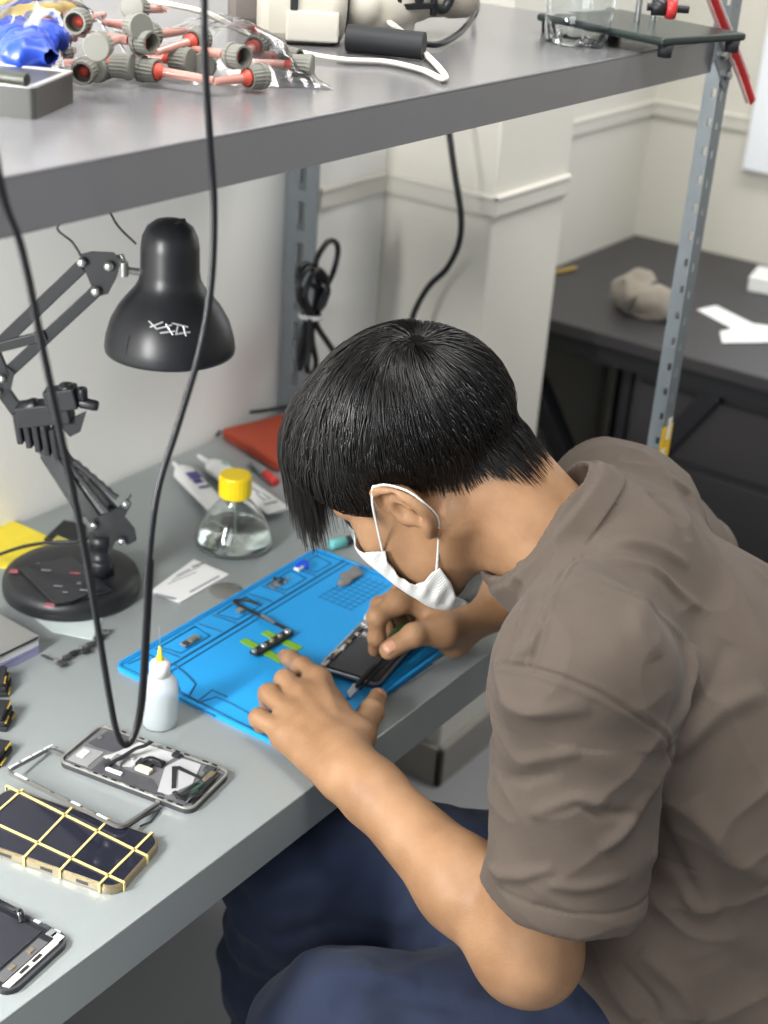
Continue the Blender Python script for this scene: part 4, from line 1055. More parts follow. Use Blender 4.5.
# ---- glass flask with a yellow cap
fc = onz(234, 544, .75)
fl = thing('glass_flask', 'conical clear glass flask of liquid with a yellow cap behind the mat', 'flask', fc)
q = MB(); P_ = [(0, 0), (.042, 0), (.0485, .003), (.0490, .010), (.0445, .024), (.033, .044), (.024, .056), (.0180, .063), (.0170, .071), (.0170, .079)]
q.lathe(P_ + [(r-.0018, z) for r, z in P_[::-1][:-2]] + [(.040, .003), (0, .0025)], fc, 48); q.build('glass_body', M_glass, fl)
q = MB(); q.lathe([(0, .0032), (.0405, .0036), (.0455, .007), (.0452, .012), (.0430, .020), (.0418, .024), (0, .024)], fc, 48); q.build('liquid', M_liq, fl)
q = MB(); n_ = 48; vs = []
for z, r in ((.0685, .0195), (.070, .0202), (.094, .0202), (.0965, .0190), (.0970, .0170)):
    for j in range(n_): a = 2*PI*j/n_; rr = r*(1+(.012 if j % 2 else -.012)*(r > .0195)); vs.append(fc+np.array((rr*math.cos(a), rr*math.sin(a), z)))
q.add(vs, [(i*n_+j, i*n_+(j+1) % n_, (i+1)*n_+(j+1) % n_, (i+1)*n_+j) for i in range(4) for j in range(n_)] + [tuple(range(4*n_, 5*n_)), tuple(range(n_))[::-1]]); q.build('cap', M_yel, fl)
q = MB(); q.tube([fc+(0, 0, .068), fc+(.002, 0, .008)], .0014, 6); q.build('dip_tube', mat('clear_tube', (235, 238, 238), .2, trans=.6), fl)

# ---- glue tubes
def gluetube(p0, p1, label, wide, cap_m, bands):
    a, b_ = onz(*p0, .75), onz(*p1, .75); R = frame(b_-a); L_ = np.linalg.norm(b_-a)
    t = thing('glue_tube', label, 'tube', a, 'white glue tubes behind the flask')
    q = MB(); n_ = 20; prof_ = [(0, .002, .002), (.03, .003, .003), (.10, .0035, .0035), (.16, .0042, .0042), (.17, .010, .009), (.22, .0145, .0115), (.45, wide, .0105), (.75, wide*1.04, .006), (1.0, wide*1.08, .0012)]
    vs = []
    for t_, w_, h_ in prof_:
        for j in range(n_): an = 2*PI*j/n_; vs.append(a + R @ np.array((t_*L_, w_*math.cos(an), .0115+h_*math.sin(an)*.98)))
    fs = [(i*n_+j, i*n_+(j+1) % n_, (i+1)*n_+(j+1) % n_, (i+1)*n_+j) for i in range(len(prof_)-1) for j in range(n_)]
    q.add(vs, fs, 0, True); q.add(vs, [tuple(range(n_))[::-1], tuple(range((len(prof_)-1)*n_, len(prof_)*n_))]); q.build('tube_body', M_white, t)
    q = MB()
    for t_, v_, w_, h_, mi in bands: 
        hh = np.interp(t_, [p[0] for p in prof_], [p[2] for p in prof_]); q.box(a + R @ np.array((t_*L_, v_, .0115+hh*math.sqrt(max(0, 1-(v_/wide)**2))+.0003)), (w_, h_, .0008), R, mi=mi)
    q.build('label_print', [mat('print_indigo', (78, 70, 130), .5), mat('print_grey', (150, 152, 158), .5), mat('print_green', (150, 190, 170), .5)], t)
gluetube((173, 470), (222, 520), 'white glue tube with an indigo label band, the nearer one behind the flask', .015, M_white, [(.42, .001, .020, .016, 0), (.52, 0, .012, .012, 0), (.62, .002, .006, .014, 0), (.47, 0, .002, .018, 1)])
gluetube((198, 463), (279, 519), 'white glue tube with grey print, the farther one behind the flask', .017, M_white, [(.30, .006, .012, .008, 2), (.72, .0, .020, .003, 1), (.80, .005, .024, .002, 1), (.80, -.004, .024, .002, 1), (.90, 0, .004, .020, 1)])

# ---- flat leaflet, film disc
def quad(px, z, t, name, m, parent=None):
    P = [onz(x, y, z) for x, y in px]; q = MB(); n_ = len(P); q.add(P+[p+(0, 0, t) for p in P], [tuple(range(n_))[::-1], tuple(range(n_, 2*n_))] + [(i, (i+1) % n_, n_+(i+1) % n_, n_+i) for i in range(n_)]); return q.build(name, m, parent)
lf = thing('leaflet', 'white printed leaflet lying flat between the lamp base and the flask', 'leaflet', onz(189, 582, .75))
quad([(150, 592), (194, 560), (229, 575), (180, 603)], .7505, .0012, 'sheet', M_paper, lf)
q = MB(); 
for p0, p1, w_ in (((192, 567), (204, 563), .004), ((176, 576), (190, 569), .002), ((172, 580), (200, 566), .0012), ((168, 584), (196, 572), .0012), ((190, 592), (219, 576), .003), ((154, 594), (176, 599), .005)):
    a, b_ = onz(*p0, .7519), onz(*p1, .7519); q.box((a+b_)/2, (np.linalg.norm(b_-a), w_, .0004), frame(b_-a))
q.build('print', mat('print_dark', (140, 140, 146), .6), lf)
q = MB(); q.lathe([(0, .0002), (.019, .0002), (.020, .0008), (.019, .0014), (0, .0012)], onz(226, 591, .75), 28)
tag(q.build('film_disc', mat('smoky_film', (150, 150, 146), .2, trans=.5)), 'small translucent round film between the leaflet and the blue mat', 'film')

# ---- orange folder and cable behind the head
q = MB(); fo = [onz(x, y, .75) for x, y in ((222, 438), (274, 470), (330, 440), (276, 404))]
f1 = nrmz(fo[1]-fo[0]); cf = (fo[0]+fo[2])/2; fw_ = np.linalg.norm(fo[1]-fo[0]); fd_ = abs((fo[3]-fo[0]) @ np.cross((0, 0, 1.), f1))
fdr = thing('orange_case', 'flat orange case lying on the worktop behind the bent head', 'case', fo[0])
f2 = np.cross((0, 0, 1.), f1); f2 = f2 if f2 @ (fo[3]-fo[0]) > 0 else -f2
q = MB(); q.box(fo[0]+f1*.07+f2*.065+(0, 0, .008), (.14, .13, .016), frame(f1), bev=.004); q.build('case_body', mat('orange_plastic', (164, 64, 38), .5), fdr)
q = MB(); q.box(fo[0]+f1*.07+f2*.065+(0, 0, .0085), (.1404, .1304, .0012), frame(f1)); q.build('seam', mat('dark_orange', (130, 48, 28), .6), fdr)
q = MB(); q.tube(spline([onz(218, 435, .753), onz(224, 424, .753), onz(240, 414, .754), onz(262, 411, .772), onz(300, 405, .77), onz(330, 402, .752)], 6), .0028, 8); tag(q.build('thin_cable', M_cable), 'thin black cable curling behind the orange case', 'cable')
# ---- marker and strip behind the tubes
a, b_ = onz(250, 461, .756), onz(276, 482, .756)
pn = thing('red_marker', 'grey pen with a red end lying between the orange case and the glue tubes', 'pen', a)
R = zframe(b_-a); L_ = np.linalg.norm(b_-a); q = MB(); q.lathe([(0, 0), (.002, 0), (.005, .006), (.0055, L_*.6), (0, L_*.6)], a, 14, R); q.build('barrel', M_grey, pn)
q = MB(); q.lathe([(0, L_*.6), (.006, L_*.6), (.006, L_), (0, L_)], a, 14, R); q.build('pen_cap', mat('red_plastic', (190, 50, 46), .4), pn)
# ---- teal glue pot by the mask
tp = onz(338, 548, .75); tl = thing('teal_vial', 'tiny teal vial with a black cap lying beyond the blue mat', 'vial', tp)
ta_ = nrmz(mu*.9+mv*.35); R = zframe(ta_); q = MB(); q.lathe([(0, 0), (.0065, 0), (.007, .002), (.007, .022), (0, .022)], tp-ta_*.012+(0, 0, .0072), 16, R); q.build('vial_body', mat('teal_plastic', (110, 190, 188), .4), tl)
q = MB(); q.lathe([(0, .022), (.006, .022), (.006, .033), (0, .033)], tp-ta_*.012+(0, 0, .0072), 16, R); q.build('cap', M_blk, tl)

# ---- things around the lamp base
yo = quad([(-40, 560), (10, 520), (66, 545), (22, 572)], .7502, .0012, 'yellow_card', mat('yellow_card', (236, 214, 60), .6, var=.12, vscale=60))
tag(yo, 'bright yellow card half under the back of the lamp base', 'card')
bp_ = thing('black_pad', 'black square pad behind the lamp base', 'pad', onz(68, 538, .75)); quad([(44, 543), (64, 524), (86, 529), (80, 546)], .7516, .006, 'pad_body', M_blkm, bp_)
quad([(52, 541), (58, 536), (70, 541), (64, 545)], .7578, .0008, 'sticker', mat('sticker_gold', (190, 180, 90), .4), bp_)
st_ = quad([(22, 608), (52, 632), (92, 640), (104, 616), (60, 600)], .7501, .0006, 'clear_film', mat('thin_film', (196, 208, 206), .25)); tag(st_, 'pale clear film peeking out from under the front of the lamp base', 'film')
# connector debris left of the mat
db = thing('connector_strip', 'thin broken metal connector strip between the notebooks and the mat', 'strip', onz(75, 648, .75))
q = MB(); P_ = [onz(x, y, .7530) for x, y in ((42, 655), (52, 660), (62, 661), (70, 656), (80, 650), (92, 644), (104, 634), (106, 630))]; q.tube(spline(P_, 6), .0024, 6, flat=((0, 0, 1), .5)); q.build('strip', M_dgrey, db)
for i, (x, y) in enumerate(((58, 661), (67, 657), (74, 653), (83, 647), (90, 645), (99, 638), (105, 632), (63, 664), (86, 651))):
    q = MB(); q.box(onz(x, y, .7545), (.009, .006, .004), frame(P_[-1]-P_[0]), bev=.0008); q.build('connector', (M_sil, M_dgrey, M_blkm)[i % 3], db)
# notebooks at the left edge
nk = onz(41, 655, .75); nu = nrmz(onz(-30, 690, .75)-nk); nv = np.cross(nu, (0, 0, 1.)); nv = nv if nv @ (onz(0, 600, .75)-nk) > 0 else -nv
for k, (h0_, h1, m_, lb, ww) in enumerate([(0, .010, mat('lilac_cover', (150, 148, 186), .5), 'lilac-edged notebook, lowest of the pile at the left edge', .10), (.0102, .019, M_white, 'white-edged notebook in the middle of the pile at the left edge', .098), (.0192, .0235, mat('black_cover', (42, 42, 44), .45), 'black-covered notebook on top of the pile at the left edge', .096)]):
    c_ = nk + nu*.075 + nv*(ww/2+.002); t = thing('notebook', lb, 'notebook', c_, 'notebooks at the left edge')
    q = MB(); R = frame(nu); q.box(c_+(0, 0, (h0_+h1)/2), (.15, ww-.002, h1-h0_-.001), R, bev=.0006); q.build('pages' if k < 2 else 'cover', m_, t)
    q = MB(); q.box(c_+(0, 0, h1-.0004), (.1502, ww, .0008), R); q.build('cover_sheet', [mat('lilac_dark', (128, 126, 160), .5), M_paper, M_sil][k], t) if k < 2 else q.box(c_+(0, 0, h0_+.0004), (.151, ww+.001, .0008), R).build('metal_edge', M_sil, t)
# stacked black batteries with yellow tape at the left edge
bat = onz(4, 735, .75); bu = nrmz(onz(12, 770, .75)-onz(10, 700, .75)); 
for i, (x, y) in enumerate(((8, 757), (11, 724), (9, 692))):
    for j in range(3 - (i == 0)):
        c_ = onz(x, y, .75) - RH*.030 + np.array((0, 0, .003+.0065*j)) - RH*.002*j; R = frame(RH+FH*.15*(i-1))
        t = thing('flat_battery', ['nearest', 'middle', 'farthest'][i] + ' heap at the left edge: ' + (['bottom', 'second', 'top'][j]) + ' flat black battery with yellow tabs', 'battery', c_, 'flat black batteries at the left edge')
        q = MB(); q.box(c_, (.060, .030, .0055), R, bev=.0008); q.build('battery_body', M_blkm, t)
        q = MB(); q.box(c_+R @ np.array((.0295, .008*(1 if (i+j) % 2 else -1), .0008)), (.004, .012, .0018), R); q.build('tape_tab', mat('tape_yellow', (176, 152, 60), .5), t)

# ---- gold phone wrapped in rubber bands
A = onz(113, 897, .75); B_ = onz(0, 857, .75); gu = nrmz(B_-A); gv = np.cross((0, 0, 1.), gu); gv = gv if gv @ (onz(100, 820, .75)-A) > 0 else -gv
gl, gw, gt = .165, .078, .0085
gc = A + gu*(gl/2-.004) + gv*gw/2; RG = frame(gu)
gp = thing('gold_phone', 'gold-framed phone strapped in yellow rubber bands at the lower left', 'phone', gc)
q = MB(); q.prism(rrect(gl, gw, .013, 7), .0008, gt-.001, R=RG, c=gc); q.prism(rrect(gl-.002, gw-.002, .012, 7), 0, gt-.0003, R=RG, c=gc); q.build('frame', M_gold, gp)
q = MB(); q.prism(rrect(gl-.005, gw-.005, .0115, 7), gt-.0004, gt+.0003, R=RG, c=gc); scr = q.build('screen', mat('phone_glass', (34, 35, 46), .05, coat=.6), gp)
loc = lambda p: (RG.T @ (np.array(p)-gc))
for u_ in (-.048, -.012, .030):
    q = MB(); q.box(gc + RG @ np.array((u_, 0, 0)) + (-gv)*(gw/2+.0002) + (0, 0, gt*.5), (.012, .0008, .003), RG, bev=.0003); q.build('side_key', M_dgrey, gp)
M_band = mat('rubber_band', (206, 190, 128), .6)
def band(p0, p1, label):
    a, b_ = onz(*p0, .7588), onz(*p1, .7588); a = loc(a)[:2]; b_ = loc(b_)[:2]; d = b_-a; hw, hl = gw/2+.0008, gl/2+.0008
    ts = []
    for ax, lim in ((0, hl), (1, hw)):
        for sg in (-1, 1):
            if abs(d[ax]) > 1e-9:
                t_ = (sg*lim-a[ax])/d[ax]; o_ = a[1-ax]+d[1-ax]*t_
                if abs(o_) <= (hw if ax == 0 else hl)+1e-6: ts.append(t_)
    t0, t1 = min(ts), max(ts); P0_, P1_ = a+d*t0, a+d*t1; n_ = nrmz(np.array((-d[1], d[0])))*.0011; z1, z0 = gt+.0011, -.0
    q = MB(); 
    for (pa, za), (pb, zb) in (((P0_, z1), (P1_, z1)), ((P0_, .0006), (P0_, z1)), ((P1_, .0006), (P1_, z1))):
        A3 = gc + RG @ np.array((*pa, za)); B3 = gc + RG @ np.array((*pb, zb)); side = RG @ np.array((*n_, 0)); nm = np.cross(B3-A3, side); nm = nrmz(nm)*.0005
        vs = [A3-side-nm, A3+side-nm, A3+side+nm, A3-side+nm, B3-side-nm, B3+side-nm, B3+side+nm, B3-side+nm]; q.add(vs, [(0, 1, 2, 3), (7, 6, 5, 4), (0, 4, 5, 1), (1, 5, 6, 2), (2, 6, 7, 3), (3, 7, 4, 0)])
    tag(q.build('rubber_band', M_band), label, 'rubber band', 'rubber bands around the gold phone')
band((0, 783), (148, 857), 'long rubber band along the far side of the gold phone screen')
band((0, 826), (126, 884), 'long rubber band along the near side of the gold phone screen')
band((0, 810), (24, 789), 'crosswise rubber band at the left edge of the gold phone')
band((22, 860), (72, 808), 'crosswise rubber band just left of the middle of the visible gold phone')
band((55, 876), (107, 822), 'crosswise rubber band right of the middle of the visible gold phone')
band((93, 891), (147, 838), 'crosswise rubber band nearest the right end of the gold phone')

# ---- loose screen frame leaning on the gold phone
A = onz(4, 773, .7635); B_ = onz(49, 749, .752); D_ = onz(121, 831, .7625); C_ = B_+(D_-A)
fu = D_-A; fv = B_-A; n3 = nrmz(np.cross(fu, fv)); n3 = n3 if n3[2] > 0 else -n3
q = MB(); w_ = .0030; 
def rr4(s_):
    out = []; fU, fV = nrmz(fu), nrmz(fv); W2, H2 = np.linalg.norm(fu), np.linalg.norm(fv); cc = A+fu/2+fv/2
    for x, y in rrect(W2-2*s_, H2-2*s_, max(.009-s_, .004), 6): out.append(cc+fU*x+fV*y)
    return out
o_, i_ = rr4(0), rr4(w_); n_ = len(o_); vs = o_ + [p+n3*.0035 for p in o_] + [p+n3*.0035 for p in i_] + i_
q.add(vs, [(a*n_+i, a*n_+(i+1) % n_, ((a+1) % 4)*n_+(i+1) % n_, ((a+1) % 4)*n_+i) for a in range(4) for i in range(n_)])
fr = thing('screen_frame', 'loose thin metal screen frame lying on the corner of the gold phone', 'frame', A); q.build('rim', mat('rim_grey', (120, 120, 118), .35, metal=.5), fr)
q = MB(); r2 = np.random.default_rng(8); fU, fV = nrmz(fu), nrmz(fv); W2 = np.linalg.norm(fu); H2 = np.linalg.norm(fv)
k = .012
while k < W2-.02:
    l_ = .008+.022*r2.random(); q.box(A+fU*(k+l_/2)+fV*.0016+n3*.0038, (l_, .0022, .0010), np.stack([fU, np.cross(n3, fU), n3], 1), mi=int(r2.integers(0, 2))); k += l_+.004*r2.random()+.002
for k in (.006, .024, .04, .056): q.box(A+fV*(k+.006)+fU*.0014+n3*.0038, (.0022, .013, .001), np.stack([nrmz(np.cross(fV, n3)), fV, n3], 1), mi=0)
q.build('adhesive_strips', [M_white, M_sil], fr)

# ---- stripped phone with its insides showing
A = onz(57, 766, .75); B_ = onz(189, 816, .75); C_ = onz(97, 737, .75)
su = nrmz(B_-A); sv = np.cross((0, 0, 1.), su); sv = sv if sv @ (C_-A) > 0 else -sv; sl, sw, sz_ = .150, .071, .0075
sl = np.linalg.norm(B_-A)+.002; sc_ = A + su*sl/2 + sv*sw/2; RS = frame(su)
sp = thing('stripped_phone', 'stripped phone showing its inner plates and ribbon cables, below the needle bottle', 'phone', sc_)
q = MB(); q.prism(rrect(sl, sw, .010, 6), .0006, sz_-.002, R=RS, c=sc_); q.ring(rrect(sl, sw, .010, 6), rrect(sl-.004, sw-.004, .008, 6), sz_-.002, sz_, R=RS, c=sc_, mi=1); q.build('chassis', [M_dgrey, mat('brushed_rim', (176, 174, 168), .35, metal=.6)], sp)
sgn = 1 if (RS @ np.array((0, 1, 0))) @ sv > 0 else -1
sp3 = lambda u_, v_, z: sc_ + su*(u_-.5)*sl + sv*(v_-.5)*sw + np.array((0, 0, z))       # u: left -> right end, v: near -> far
def splate(us, z, t, name, m, par=None):
    P = [sp3(u_, v_, z) for u_, v_ in us]; n_ = len(P); q = MB(); q.add(P+[p+(0, 0, t) for p in P], [tuple(range(n_))[::-1], tuple(range(n_, 2*n_))] + [(i, (i+1) % n_, n_+(i+1) % n_, n_+i) for i in range(n_)]); return q.build(name, m, par or sp)
M_graph = mat('graphite_film', (74, 74, 78), .45, var=.2, vscale=150); M_alu = mat('dull_aluminium', (172, 172, 172), .4, metal=.4, var=.06)
z_ = sz_-.0018
splate([(.03, .06), (.97, .06), (.97, .94), (.03, .94)], z_-.0006, .0006, 'mid_plate', mat('mid_plate', (104, 104, 106), .45, var=.15, vscale=90))
splate([(.05, .55), (.08, .92), (.27, .94), (.30, .70), (.24, .55), (.12, .52)], z_, .0006, 'graphite_sheet', M_graph)
splate([(.05, .10), (.05, .45), (.20, .48), (.20, .10)], z_, .0008, 'shield_plate', M_alu)
splate([(.26, .52), (.33, .92), (.62, .95), (.60, .72), (.46, .66), (.44, .40), (.32, .30), (.22, .40)], z_, .0009, 'shield_plate', mat('white_alu', (196, 196, 196), .35, metal=.2))
splate([(.62, .62), (.66, .90), (.80, .92), (.86, .50), (.80, .15), (.72, .12)], z_, .0009, 'shield_plate', mat('white_alu2', (186, 186, 188), .35, metal=.2))
splate([(.24, .08), (.24, .40), (.42, .30), (.62, .32), (.78, .10), (.70, .07)], z_+.0002, .0006, 'graphite_sheet', M_graph)
splate([(.84, .16), (.88, .60), (.86, .88), (.96, .88), (.97, .14)], z_, .0012, 'lower_board', M_dgrey)
splate([(.66, .66), (.70, .66), (.80, .30), (.78, .26)], z_+.0014, .0008, 'black_strip', M_blkm); splate([(.66, .66), (.70, .72), (.90, .66), (.90, .62)], z_+.0014, .0008, 'black_strip', M_blkm)
for (u_, v_, a, b2, h, m_) in ((.34, .40, .012, .012, .004, M_grey), (.38, .56, .010, .006, .003, M_sil), (.50, .52, .016, .010, .003, M_blkm), (.53, .40, .016, .008, .0035, mat('cream_chip', (206, 200, 178), .5)), (.57, .62, .012, .008, .004, M_blkm), (.30, .28, .008, .010, .003, M_dgrey), (.92, .72, .006, .016, .003, M_gold), (.92, .42, .006, .020, .002, mat('board_green', (70, 104, 88), .5)), (.10, .30, .008, .012, .0012, M_white), (.09, .72, .004, .004, .001, M_sil), (.95, .55, .006, .022, .003, M_blkm), (.88, .86, .010, .008, .003, M_dgrey), (.62, .90, .008, .006, .003, M_blkm), (.38, .17, .018, .004, .0025, M_white)):
    q = MB(); q.box(sp3(u_, v_, z_+.001+h/2), (a, b2, h), RS, bev=.0006); q.build('component', m_, sp)
for pts in ([(.30, .20, .003), (.36, .42, .007), (.40, .62, .010), (.44, .70, .012), (.45, .82, .012)], [(.47, .45, .004), (.52, .58, .008), (.60, .60, .006)], [(.86, .10, .003), (.90, .22, .008), (.92, .40, .009), (.90, .50, .004)], [(.93, .10, .002), (.96, .20, .008), (.98, .34, .006)], [(.82, .20, .003), (.88, .10, .006), (.94, .16, .002)]):
    q = MB(); q.tube(spline([sp3(u_, v_, z_+z) for u_, v_, z in pts], 6), .0026, 6, flat=((0, 0, 1), .3)); q.build('ribbon_cable', M_blk, sp)
q = MB()
r2 = np.random.default_rng(2); 
for k in range(26):
    v_ = .015 if k % 2 else .985; q = MB(); q.box(sp3(.05+.9*k/26, v_, sz_+.0004), (.004+.003*r2.random(), .0016, .0008), RS); q.build('edge_clip', (M_sil, M_blkm)[int(r2.integers(0, 2))], sp)
# short tweezer-like strip between the phones
a, b_ = onz(121, 832, .757), onz(161, 808, .7525); q = MB(); q.tube([a, (a+b_)/2+(0, 0, .002), b_], [.0012, .0016, .0020], 6, flat=((0, 0, 1), .5)); q.tube([b_, onz(150, 822, .7515), onz(140, 826, .7515)], .0009, 5)
tag(q.build('ribbon_scrap', M_dgrey), 'thin dark ribbon scrap between the gold phone and the stripped phone', 'scrap')

# ---- phone back assembly in the lower-left corner
A = onz(12, 998, .75); B_ = onz(71, 944, .75); tv = nrmz(B_-A); tu = np.cross((0, 0, 1.), tv); tu = tu if tu @ (onz(0, 900, .75)-B_) > 0 else -tu
tw = np.linalg.norm(B_-A)+.004; tl_ = .150; tc_ = (A+B_)/2 + tu*(tl_/2); RT3 = frame(tu)
op = thing('phone_screen', 'detached phone screen assembly lying face down in the lower left corner', 'phone screen', tc_)
q = MB(); q.prism(rrect(tl_, tw, .012, 6), 0, .004, R=RT3, c=tc_); q.ring(rrect(tl_, tw, .012, 6), rrect(tl_-.005, tw-.005, .009, 6), .004, .0052, R=RT3, c=tc_, mi=1); q.build('panel', [mat('panel_black', (36, 37, 41), .3), M_dgrey], op)
tp3 = lambda u_, v_, z: tc_ - tu*(.5-u_)*tl_ + tv*(v_-.5)*tw + np.array((0, 0, z))   # u from visible end, v near -> far
def tplate(us, z, t, name, m):
    P = [tp3(u_, v_, z) for u_, v_ in us]; n_ = len(P); q = MB(); q.add(P+[p+(0, 0, t) for p in P], [tuple(range(n_))[::-1], tuple(range(n_, 2*n_))] + [(i, (i+1) % n_, n_+(i+1) % n_, n_+i) for i in range(n_)]); return q.build(name, m, op)
tplate([(.035, .08), (.075, .05), (.075, .90), (.035, .86)], .0042, .0012, 'shield_strip', mat('cream_strip', (208, 206, 196), .45))
tplate([(.085, .10), (.15, .10), (.15, .80), (.085, .80)], .0042, .0010, 'ribbon_strip', mat('grey_ribbon', (86, 86, 88), .4))
tplate([(.17, .08), (.95, .08), (.95, .90), (.17, .90)], .0042, .0006, 'back_film', mat('back_film', (48, 49, 54), .25))
for u_, v_, a, b2, m_ in ((.055, .35, .003, .010, M_blkm), (.055, .55, .003, .010, M_blkm), (.07, .92, .010, .006, M_white), (.11, .93, .008, .008, M_grey), (.12, .30, .004, .006, M_gold), (.12, .60, .004, .006, M_gold)):
    q = MB(); q.box(tp3(u_, v_, .0058), (a, b2, .0010), RT3, bev=.0003); q.build('component', m_, op)
q = MB(); q.tube(spline([tp3(.62, 1.0, .006), tp3(.40, .97, .008), tp3(.34, .93, .012), tp3(.30, .88, .007)], 5), .0030, 8, flat=((0, 0, 1), .5)); q.build('ribbon_cable', M_blk_gloss, op)
q = MB()
for k in range(12): q = MB(); q.box(tp3(.10+.07*k, .985, .0055), (.006, .0022, .0008), RT3); q.build('edge_clip', (M_white, M_dgrey)[k % 2], op)
# ================================================================ things on the upper shelf
ZS = SZ
M_beige = mat('beige_plastic', (196, 190, 176), .45, var=.02)
M_capg = mat('grey_cap_plastic', (112, 112, 104), .55)
M_red = mat('red_core', (190, 74, 58), .5)
M_clear = mat('clear_tube_plastic', (236, 190, 176), .15, trans=.6)
# brushed metal box with a pen on it
A = onz(35, 120, ZS); B_ = onz(75, 102, ZS); e1 = nrmz(B_-A); e2 = np.cross((0, 0, 1.), e1); e2 = e2 if e2 @ (onz(0, 113, ZS)-A) > 0 else -e2
w1_ = np.linalg.norm(B_-A); d1 = .11; hh = .021; c_ = A+e1*w1_/2+e2*d1/2; R = frame(e2)
mb_ = thing('pocket_scale', 'flat silver-edged metal box at the left end of the upper shelf', 'metal box', c_)
q = MB(); q.prism(rrect(d1, w1_, .004, 4), 0, hh, R=R, c=c_); q.ring(rrect(d1, w1_, .004, 4), rrect(d1-.008, w1_-.008, .003, 4), hh, hh+.0015, R=R, c=c_, mi=1); q.build('box_body', [mat('grey_metal_box', (80, 80, 78), .4, metal=.4), mat('bright_edge', (206, 205, 200), .3, metal=.5)], mb_)
q = MB(); q.box(c_+(0, 0, hh+.0004), (d1-.010, w1_-.010, .0006), R); q.build('inset_panel', mat('inset_grey', (64, 64, 64), .4), mb_)
a, b_ = onz(27, 80, ZS+hh+.006), onz(-30, 72, ZS+hh+.006); q = MB(); q.tube([a, b_], .0045, 14); q.tube([a+nrmz(a-b_)*.0005, a-nrmz(a-b_)*.002], .0030, 12, mi=1)
tag(q.build('black_pen', [mat('pen_olive', (52, 56, 46), .4), M_blk]), 'dark pen lying on the metal box at the left end of the shelf', 'pen')
# mixing-nozzle caps in a clear bag: grey ribbed caps each with a red-cored clear tip
def ribbed(name, par, p, ax, r=.0102, L_=.0165):
    n_ = 40; R = zframe(ax); vs = []
    for z, k in ((0, .92), (.001, 1), (L_*.30, 1.0), (L_*.32, .9), (L_, .86)):
        for j in range(n_): an = 2*PI*j/n_; rr = r*k*(1+(.03 if j % 2 else -.03)*(z > .002)); vs.append(np.array(p)+R @ np.array((rr*math.cos(an), rr*math.sin(an), z)))
    for z, k in ((L_, .70), (.004, .70)):
        for j in range(n_): an = 2*PI*j/n_; vs.append(np.array(p)+R @ np.array((r*k*math.cos(an), r*k*math.sin(an), z)))
    q = MB(); q.add(vs, [(i*n_+j, i*n_+(j+1) % n_, (i+1)*n_+(j+1) % n_, (i+1)*n_+j) for i in range(6) for j in range(n_)] + [tuple(range(n_))[::-1], tuple(range(6*n_, 7*n_))], 0, False)
    return q.build(name, M_capg, par)
# (cap px, tip px, height of the cap above the shelf)
NZ = [((30, 44), (70, 50), .014, 0), ((42, 24), (78, 40), .034, 0), ((58, 54), (30, 66), .013, 1), ((88, 68), (128, 34), .013, 0), ((103, 68), (140, 62), .013, 0), ((120, 66), (60, 62), .016, 1), ((128, 40), (52, 30), .032, 0), ((136, 26), (100, 22), .044, 0),
      ((150, 70), (224, 82), .013, 1), ((158, 34), (192, 30), .030, 0), ((180, 60), (136, 56), .018, 0), ((206, 64), (246, 42), .014, 0), ((84, 20), (126, 9), .044, 0), ((137, 8), (168, 10), .050, 0), ((254, 77), (212, 82), .012, 1), ((272, 56), (226, 50), .014, 0), ((301, 66), (250, 62), .013, 1), ((256, 46), (217, 68), .020, 0), ((66, 6), (68, 30), .040, 0), ((100, 46), (160, 24), .040, 0), ((196, 40), (150, 54), .030, 0), ((222, 54), (180, 48), .026, 0)]
words = ['leftmost front', 'back left', 'second from the left', 'front, red face outward', 'beside the red-faced front one', 'front middle', 'upper middle', 'high middle', 'front, ribbed side outward', 'back middle', 'front, right of middle', 'right half, red face outward', 'rear left', 'topmost rear', 'front right', 'rear right', 'rightmost', 'behind the front right', 'far rear left', 'resting across the middle', 'leaning right of middle', 'just left of the cable']
for i, ((cx, cy), (tx, ty), hz_, fl_) in enumerate(NZ):
    p = onz(cx, cy, ZS+hz_); tpp = onz(tx, ty, ZS+hz_*.8+.002); d = tpp-p; L_ = np.linalg.norm(d); d = d/L_; L_ = min(max(L_, .045), .062)
    t = thing('nozzle_cap', 'grey ribbed cap with red-cored tip in the bag, ' + words[i], 'nozzle', p, 'grey caps with red tips in the clear bag')
    ribbed('cap', t, p-d*.010, -d if (i % 3 == 0) else d)
    q = MB(); q.tube([p-d*.002, p+d*(L_*.55), p+d*(L_*.92)], [.0040, .0036, .0028], 10); q.build('tip_tube', M_clear, t)
    q = MB(); q.tube([p-d*.008, p+d*(L_*.80)], [.0021, .0014], 8); q.lathe([(0, .0), (.0064, 0), (.0064, .003), (.004, .004), (.004, .0075), (0, .0075)], p-d*.010 if i % 3 == 0 else p+d*.006, 16, zframe(-d if i % 3 == 0 else d)); q.build('red_core', M_red, t)
